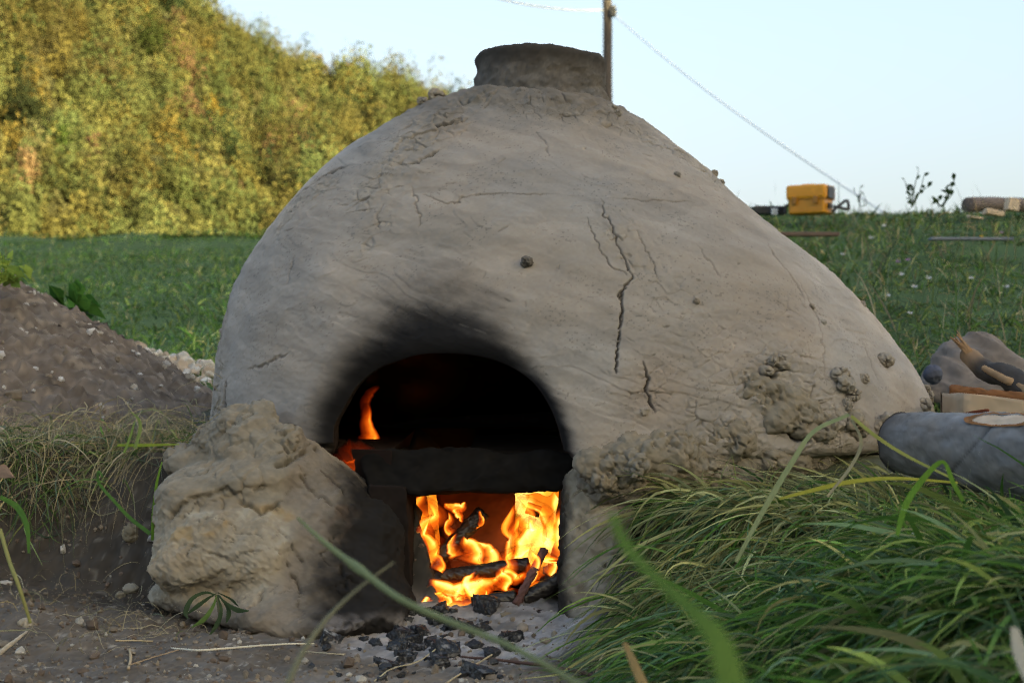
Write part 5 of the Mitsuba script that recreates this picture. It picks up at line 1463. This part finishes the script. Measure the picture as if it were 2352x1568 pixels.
for pts_ in ([(1912, 486), (1930, 470), (1946, 461), (1950, 482)], [(1914, 474), (1934, 478), (1950, 482)]):
    v, f = tube(curve([at(a, b, YB - .05) for a, b in pts_], 16), .009, 8)
    put('bar', (v, f), 'plastic', (.02, .02, .026), fr)
sl = thing('skyline_log', 'grey log lying on the skyline at the right edge', 'log')
v, f, n = log_mesh(at(2222, 468, 9.4), at(2420, 470, 10.2), .046, .044, 1010, .006, 24, .02, .02)
put('bark', (v, f), 'matte', clay_tint(v, (0.15, 0.125, 0.12), 1011, .35, .06), sl)
for k, (a, b, w, h, lab) in enumerate(((2283, 489, .11, .03, 'pale wood chip lying below the skyline log'), (2325, 470, .07, .07, 'tan split piece of wood against the skyline log'), (2240, 500, .08, .015, 'thin pale wood sliver in the grass near the skyline'))):
    v, f = rbox(at(a, b, 8.7), (w, .05, h), .006, .2, .15)
    v = v + normals(v, f) * ((fbm(v * 30, 2, 1020 + k) - .5) * .02)[:, None]
    put('wood_chip', (v, f), 'matte', clay_tint(v, (0.55, 0.44, 0.33), 1021 + k, .2, .03), label=lab, cat='wood chip')
for k, (a, b, L_, w, lab) in enumerate(((1840, 530, .38, .022, 'brown plank half hidden in grass on the slope'), (2230, 541, .42, .016, 'grey board lying in the flowery meadow'))):
    v, f = rbox(at(a, b + 8, 7.9), (L_, .06, w), .006, .05)
    put('plank', (v, f), 'matte', clay_tint(v, (0.14, 0.10, 0.08) if k == 0 else (.17, .19, .22), 1030 + k, .2, .03), label=lab, cat='plank')
leafy('tall_weed', at(2095, 475, 8.6), [at(2078, 415, 8.6), at(2110, 392, 8.6), at(2122, 405, 8.6), at(2130, 430, 8.6), at(2095, 440, 8.6)], .022, (0.05, 0.09, 0.035), 'tall weed with drooping tips on the skyline right of the frame', 'weed', 11, 4)
leafy('tall_weed', at(2165, 475, 8.5), [at(2172, 432, 8.5), at(2192, 415, 8.5), at(2160, 448, 8.5), at(2185, 450, 8.5)], .026, (0.05, 0.085, 0.035), 'dark leafy weed on the skyline beside the log', 'weed', 13, 4)
leafy('tall_weed', at(1975, 475, 9.0), [at(1962, 440, 9.0), at(1985, 448, 9.0), at(1975, 432, 9.0)], .018, (0.05, 0.085, 0.035), 'small weed where the cable meets the skyline', 'weed', 17, 3)
FR = np.random.default_rng(55)
SPOT = [(2000, 548, 'w'), (2062, 602, 'v'), (2085, 598, 'v'), (2255, 545, 'y'), (2070, 632, 'w'), (2100, 660, 'w'), (2132, 640, 'w'), (1935, 585, 'w'), (2030, 520, 'w'), (2230, 640, 'w'), (2310, 660, 'w'), (2090, 720, 'w'), (2040, 680, 'w'), (2300, 535, 'v'), (2265, 790, 'w')]
for k, (a, b, kind) in enumerate(SPOT):
    p = ground_at(a, b + 14)
    p = at(a, b, p[1])
    fl = thing('flower', {'w': 'small white flower in the meadow right of the oven', 'v': ['left one of two violet flower heads close together in the right meadow', 'right one of two violet flower heads close together in the right meadow', 'single violet flower head high on the slope near the right edge'][sum(1 for q_ in SPOT[:k] if q_[2] == 'v')] if kind == 'v' else '', 'y': 'yellow flower by the grey board in the meadow'}[kind], 'flower', {'w': 'white meadow flowers', 'v': None, 'y': None}[kind])
    r = .009 + .006 * FR.random()
    pet = []
    for q in range(8):
        a_ = q * math.pi / 4 + FR.random() * .3
        dvec = np.array([math.cos(a_), math.sin(a_) * .6 - .4, .35 + .3 * math.sin(a_)]); dvec /= np.linalg.norm(dvec)
        s_ = np.cross(dvec, [0, -.6, .8]); s_ /= np.linalg.norm(s_)
        pet.append((np.array([p - s_ * r * .12, p + s_ * r * .12, p + dvec * r + s_ * r * .3, p + dvec * r - s_ * r * .3, p + dvec * r * 1.25]), np.array([[0, 1, 2], [0, 2, 3], [3, 2, 4]])))
    cw = {'w': (.62, .62, .64), 'v': (.36, .22, .42), 'y': (.7, .42, .01)}[kind]
    put('petals', join(pet), 'leaf', cw, fl, smooth=False)
    v, f = tube([p, p + [FR.normal(0, .01), .01, -.08]], .0018, 5)
    put('stem', (v, f), 'damp', (.07, .12, .04), fl)

# ================================================================== utility pole and cables
YP = 30.0
po = thing('utility_pole', 'weathered wooden utility pole rising behind the chimney', 'utility pole')
zt = at(1398, -60, YP)[2]
xb = at(1398, 200, YP)[0]
v, f = tube(np.stack([np.linspace(xb + .03, xb - .03, 40), np.full(40, YP), np.linspace(-1.5, zt, 40)], 1), np.linspace(.105, .082, 40), 20)
v = v + normals(v, f) * ((fbm(v * [12, 12, 1.5], 3, 1041) - .5) * .03)[:, None]
put('shaft', (v, f), 'matte', clay_tint(v, (0.085, 0.075, 0.072), 1042, .3, .3), po)
v, f = rbox(at(1408, 30, YP - .1), (.13, .12, .16), .02)
put('clamp', (v, f), 'plastic', (.03, .032, .04), po)
v, f = rbox(at(1410, 17, YP - .1), (.08, .08, .07), .02)
put('insulator', (v, f), 'plastic', (.10, .11, .14), po)
a, b = at(1412, 36, YP - .1), at(1975, 452, 17.0)
b = np.array([b[0], b[1], b[2]])
t = np.linspace(0, 1, 60)[:, None]
p = a * (1 - t) + b * t - np.array([0, 0, 1]) * (.22 * 4 * t * (1 - t) * .5)
v, f = tube(np.vstack([p, b + (b - p[-2]) * 6]), .013, 8)
put('cable', (v, f), 'matte', (.90, .91, .92), label='pale cable slanting down from the pole to the skyline', cat='cable')
a, b = at(1388, 24, YP), at(1000, -48, 27)
p = a * (1 - t) + b * t - np.array([0, 0, 1]) * (.16 * 4 * t * (1 - t))
v, f = tube(p, .013, 8)
put('cable', (v, f), 'matte', (.62, .64, .66), label='pale cable running from the pole to the upper left', cat='cable')

# ================================================================== wooded hill at left, hill behind the photographer
HC = np.array([(-1400, -250), (0, 92 - 0), (200, 66), (570, 47.2), (700, 43.3), (800, 41.5), (870, 39.5), (960, 37.3), (1050, 35.6), (1400, 21), (1700, 8), (2300, -4)], float)


def hill_z(x, y):
    px = 1176 + F * x / 215.0
    zc = np.interp(px, [-2500, -800, 0, 300, 570, 640, 700, 800, 870, 960, 1050, 1250, 1450, 1700, 2300], [110, 95, 70, 58, 46.8, 44.8, 43.3, 41.8, 40.4, 39.0, 37.8, 32, 23, 10, -6]) - 6.5
    k = ss(96, 222, y) * .55 + .45 * np.clip((y - 96) / 126, 0, 1)
    p = np.stack([x / 26, y / 26, 0 * x], -1)
    return -3 + (zc + 3) * k + (fbm(p * [1.25, .55, 1] + .4 * fbm(p * 2, 2, 1050)[..., None], 3, 1051) - .5) * 15 * ss(100, 130, y) * (1 - .6 * ss(190, 220, y)) - ss(225, 420, y) * 22


hx, hy = np.meshgrid(np.linspace(-330, 120, 150), np.linspace(84, 420, 120))
hv = np.stack([hx, hy, hill_z(hx, hy)], -1).reshape(-1, 3)
put('hill', (hv, grid_faces(*hx.shape)), 'matte', clay_tint(hv, (0.040, 0.042, 0.02), 1052, .3, 8.0), kind='structure')
# valley side behind the photographer: the low sun stands behind it, so the oven lies in its shade
s_, q_ = np.meshgrid(np.linspace(-260, 260, 140), np.linspace(28, 200, 70))
perp = np.array([-SUN_H[1], SUN_H[0]])
rx = SUN_H[0] * q_ + perp[0] * s_
ry = SUN_H[1] * q_ + perp[1] * s_
rz = -1.0 + 27 * np.exp(-((q_ - 76) / 24) ** 2) * (1 + .12 * (fbm(np.stack([s_ / 30, q_ / 30, 0 * s_], -1), 3, 1053) - .5))
rvv = np.stack([rx, ry, rz], -1).reshape(-1, 3)
put('valley_side', (rvv, grid_faces(*s_.shape)), 'matte', clay_tint(rvv, (0.06, 0.085, 0.03), 1054, .3, 6.0), kind='structure')

TR = np.random.default_rng(66)
FOLI = np.array([(0.112, 0.118, 0.044), (0.098, 0.112, 0.046), (0.125, 0.120, 0.046), (0.086, 0.106, 0.044), (0.116, 0.112, 0.052), (0.138, 0.125, 0.044)])


def crown(c, r, h, colr, n, seed, leaf=.42):
    """A crown of leaf clumps: uneven, gappy, a volume of small faces round a few boughs."""
    q = np.random.default_rng(seed)
    nb_ = 7
    bo = q.normal(0, 1, (nb_, 3)); bo /= np.linalg.norm(bo, axis=1, keepdims=True)
    bo = bo * q.uniform(.25, .62, (nb_, 1)); bo[:, 2] = np.abs(bo[:, 2]) * 1.1 - .25
    bo = np.vstack([bo, [0, 0, .62], [0, 0, 0]])
    br_ = q.uniform(.32, .55, len(bo))
    i = q.integers(0, len(bo), n)
    d = q.normal(0, 1, (n, 3)); d /= np.linalg.norm(d, axis=1, keepdims=True)
    pos = bo[i] + d * (br_[i] * q.random(n) ** .30)[:, None]
    nrm = d + q.normal(0, .38, (n, 3)); nrm /= np.linalg.norm(nrm, axis=1, keepdims=True)
    a = np.cross(nrm, q.normal(0, 1, (n, 3))); a /= np.linalg.norm(a, axis=1, keepdims=True)
    b = np.cross(nrm, a)
    P = np.asarray(c) + pos * [r, r, h]
    s = (leaf * q.uniform(.6, 1.3, n))[:, None]
    v = np.stack([P - a * s * .55 - b * s * .3, P + a * s * .55 - b * s * .3, P + b * s * .6], 1).reshape(-1, 3)
    f = np.arange(n * 3).reshape(-1, 3)
    cl = np.asarray(colr) * q.uniform(.86, 1.14, (n, 1)) * (1 + .28 * (q.random(len(bo))[i] - .5))[:, None]
    return v, f, np.repeat(cl, 3, 0)


vs, fs, cs_, o = [], [], [], 0
yy = 99.0
spots = []
while yy < 236:
    step = 2.15 + (yy - 99) * .0005
    for px in np.arange(-700, 1800, 2.05 * F / yy * 1.05):
        x = (px - 1176 + TR.normal(0, 26)) / F * yy
        spots.append((x, yy + TR.normal(0, 1.2)))
    yy += step
for k, (x, y) in enumerate(spots):
    z = float(hill_z(np.array([x]), np.array([y]))[0])
    pxx, pyy = 1176 + F * x / y, 784 - F * (z + 4 - CZ) / y
    out_ = pxx < -170 or pxx > 1130 or pyy < -170
    if pyy > 640 or pyy < -420 or (out_ and k % 3 == 0):
        continue
    r = TR.choice([1.5, 2.0, 2.7, 3.6], p=[.35, .33, .22, .10]) * TR.uniform(.85, 1.15) * (0.75 if y < 108 else 1)
    t = TR.random()
    c = FOLI[TR.integers(len(FOLI))] * TR.uniform(.80, 1.2)
    pat = fbm(np.array([[x / 11, y / 14, 0]]), 3, 1060)[0]
    c = c * (.42 + 1.15 * pat) * np.array([1.0 - .25 * (pat - .5), 1, 1])
    if t > .985:
        c = np.array([0.15, 0.10, 0.06])
    elif t > .95:
        c = np.array([0.155, 0.125, 0.040])
    elif t > .88:
        c = np.array([0.095, 0.120, 0.048])
    elif t < .05:
        c = np.array([0.03, 0.045, 0.022])
    h = r * TR.uniform(1.0, 1.5)
    v, f, cl = crown((x, y, z + h * .45), r * (1.2 if out_ else 1), h, c, 70 if out_ else int(120 * r), 2000 + k, .9 if out_ else .40)
    vs.append(v); fs.append(f + o); cs_.append(cl); o += len(v)
put('forest', (np.vstack(vs), np.vstack(fs)), 'leaf', np.vstack(cs_), smooth=False, label='sunlit early autumn woodland covering the hillside at left', cat='forest', kind='stuff')
TREES = [(700, 372, 128, 2.2, 3.4, (0.022, 0.036, 0.02), 'dark green tree on the hillside beside the shoulder of the oven'), (45, 250, 150, 3.0, 2.6, (0.028, 0.036, 0.018), 'dark tree at the left edge of the wooded hill'), (215, 370, 124, 1.8, 2.4, (0.15, 0.10, 0.062), 'reddish autumn tree in the lower left of the wooded hill'), (150, 345, 126, 1.7, 2.2, (0.10, 0.15, 0.04), 'light green tree left of the reddish autumn tree'), (60, 405, 112, 1.7, 2.6, (0.24, 0.17, 0.10), 'bare pale brown tree low on the left of the hill'), (620, 275, 160, 2.4, 2.2, (0.10, 0.125, 0.05), 'fresh green round tree on the right slope of the hill'), (345, 100, 190, 2.4, 3.2, (0.045, 0.06, 0.02), 'tall dark tree near the top of the wooded hill'), (480, 260, 165, 1.5, 1.5, (0.19, 0.135, 0.03), 'small golden tree in the middle of the hillside')]
for k, (a, b, Y, r, h, c, lab) in enumerate(TREES):
    Ys = np.arange(97, 235, .5)
    lz = CZ + (784 - b) / F * Ys
    under = lz < hill_z((a - 1176) / F * Ys, Ys) + h * .6
    Y = float(Ys[np.argmax(under)]) - 2.0 if under.any() else Y
    r, h = r * Y / 130, h * Y / 130
    p = at(a, b, Y)
    zg = float(hill_z(np.array([p[0]]), np.array([Y]))[0])
    tr = thing('tree', lab, 'tree')
    v, f, cl = crown(p, r, h, c, 900, 5000 + k, .36)
    put('crown', (v, f), 'leaf', cl, tr, smooth=False)
    v, f = tube(curve([[p[0], Y, min(zg, p[2] - h) - 1.0], [p[0] + .1, Y, p[2] - h * .6], [p[0], Y, p[2] + h * .3]], 12), np.linspace(.22, .06, 12), 8)
    put('trunk', (v, f), 'matte', (.10, .085, .07), tr)
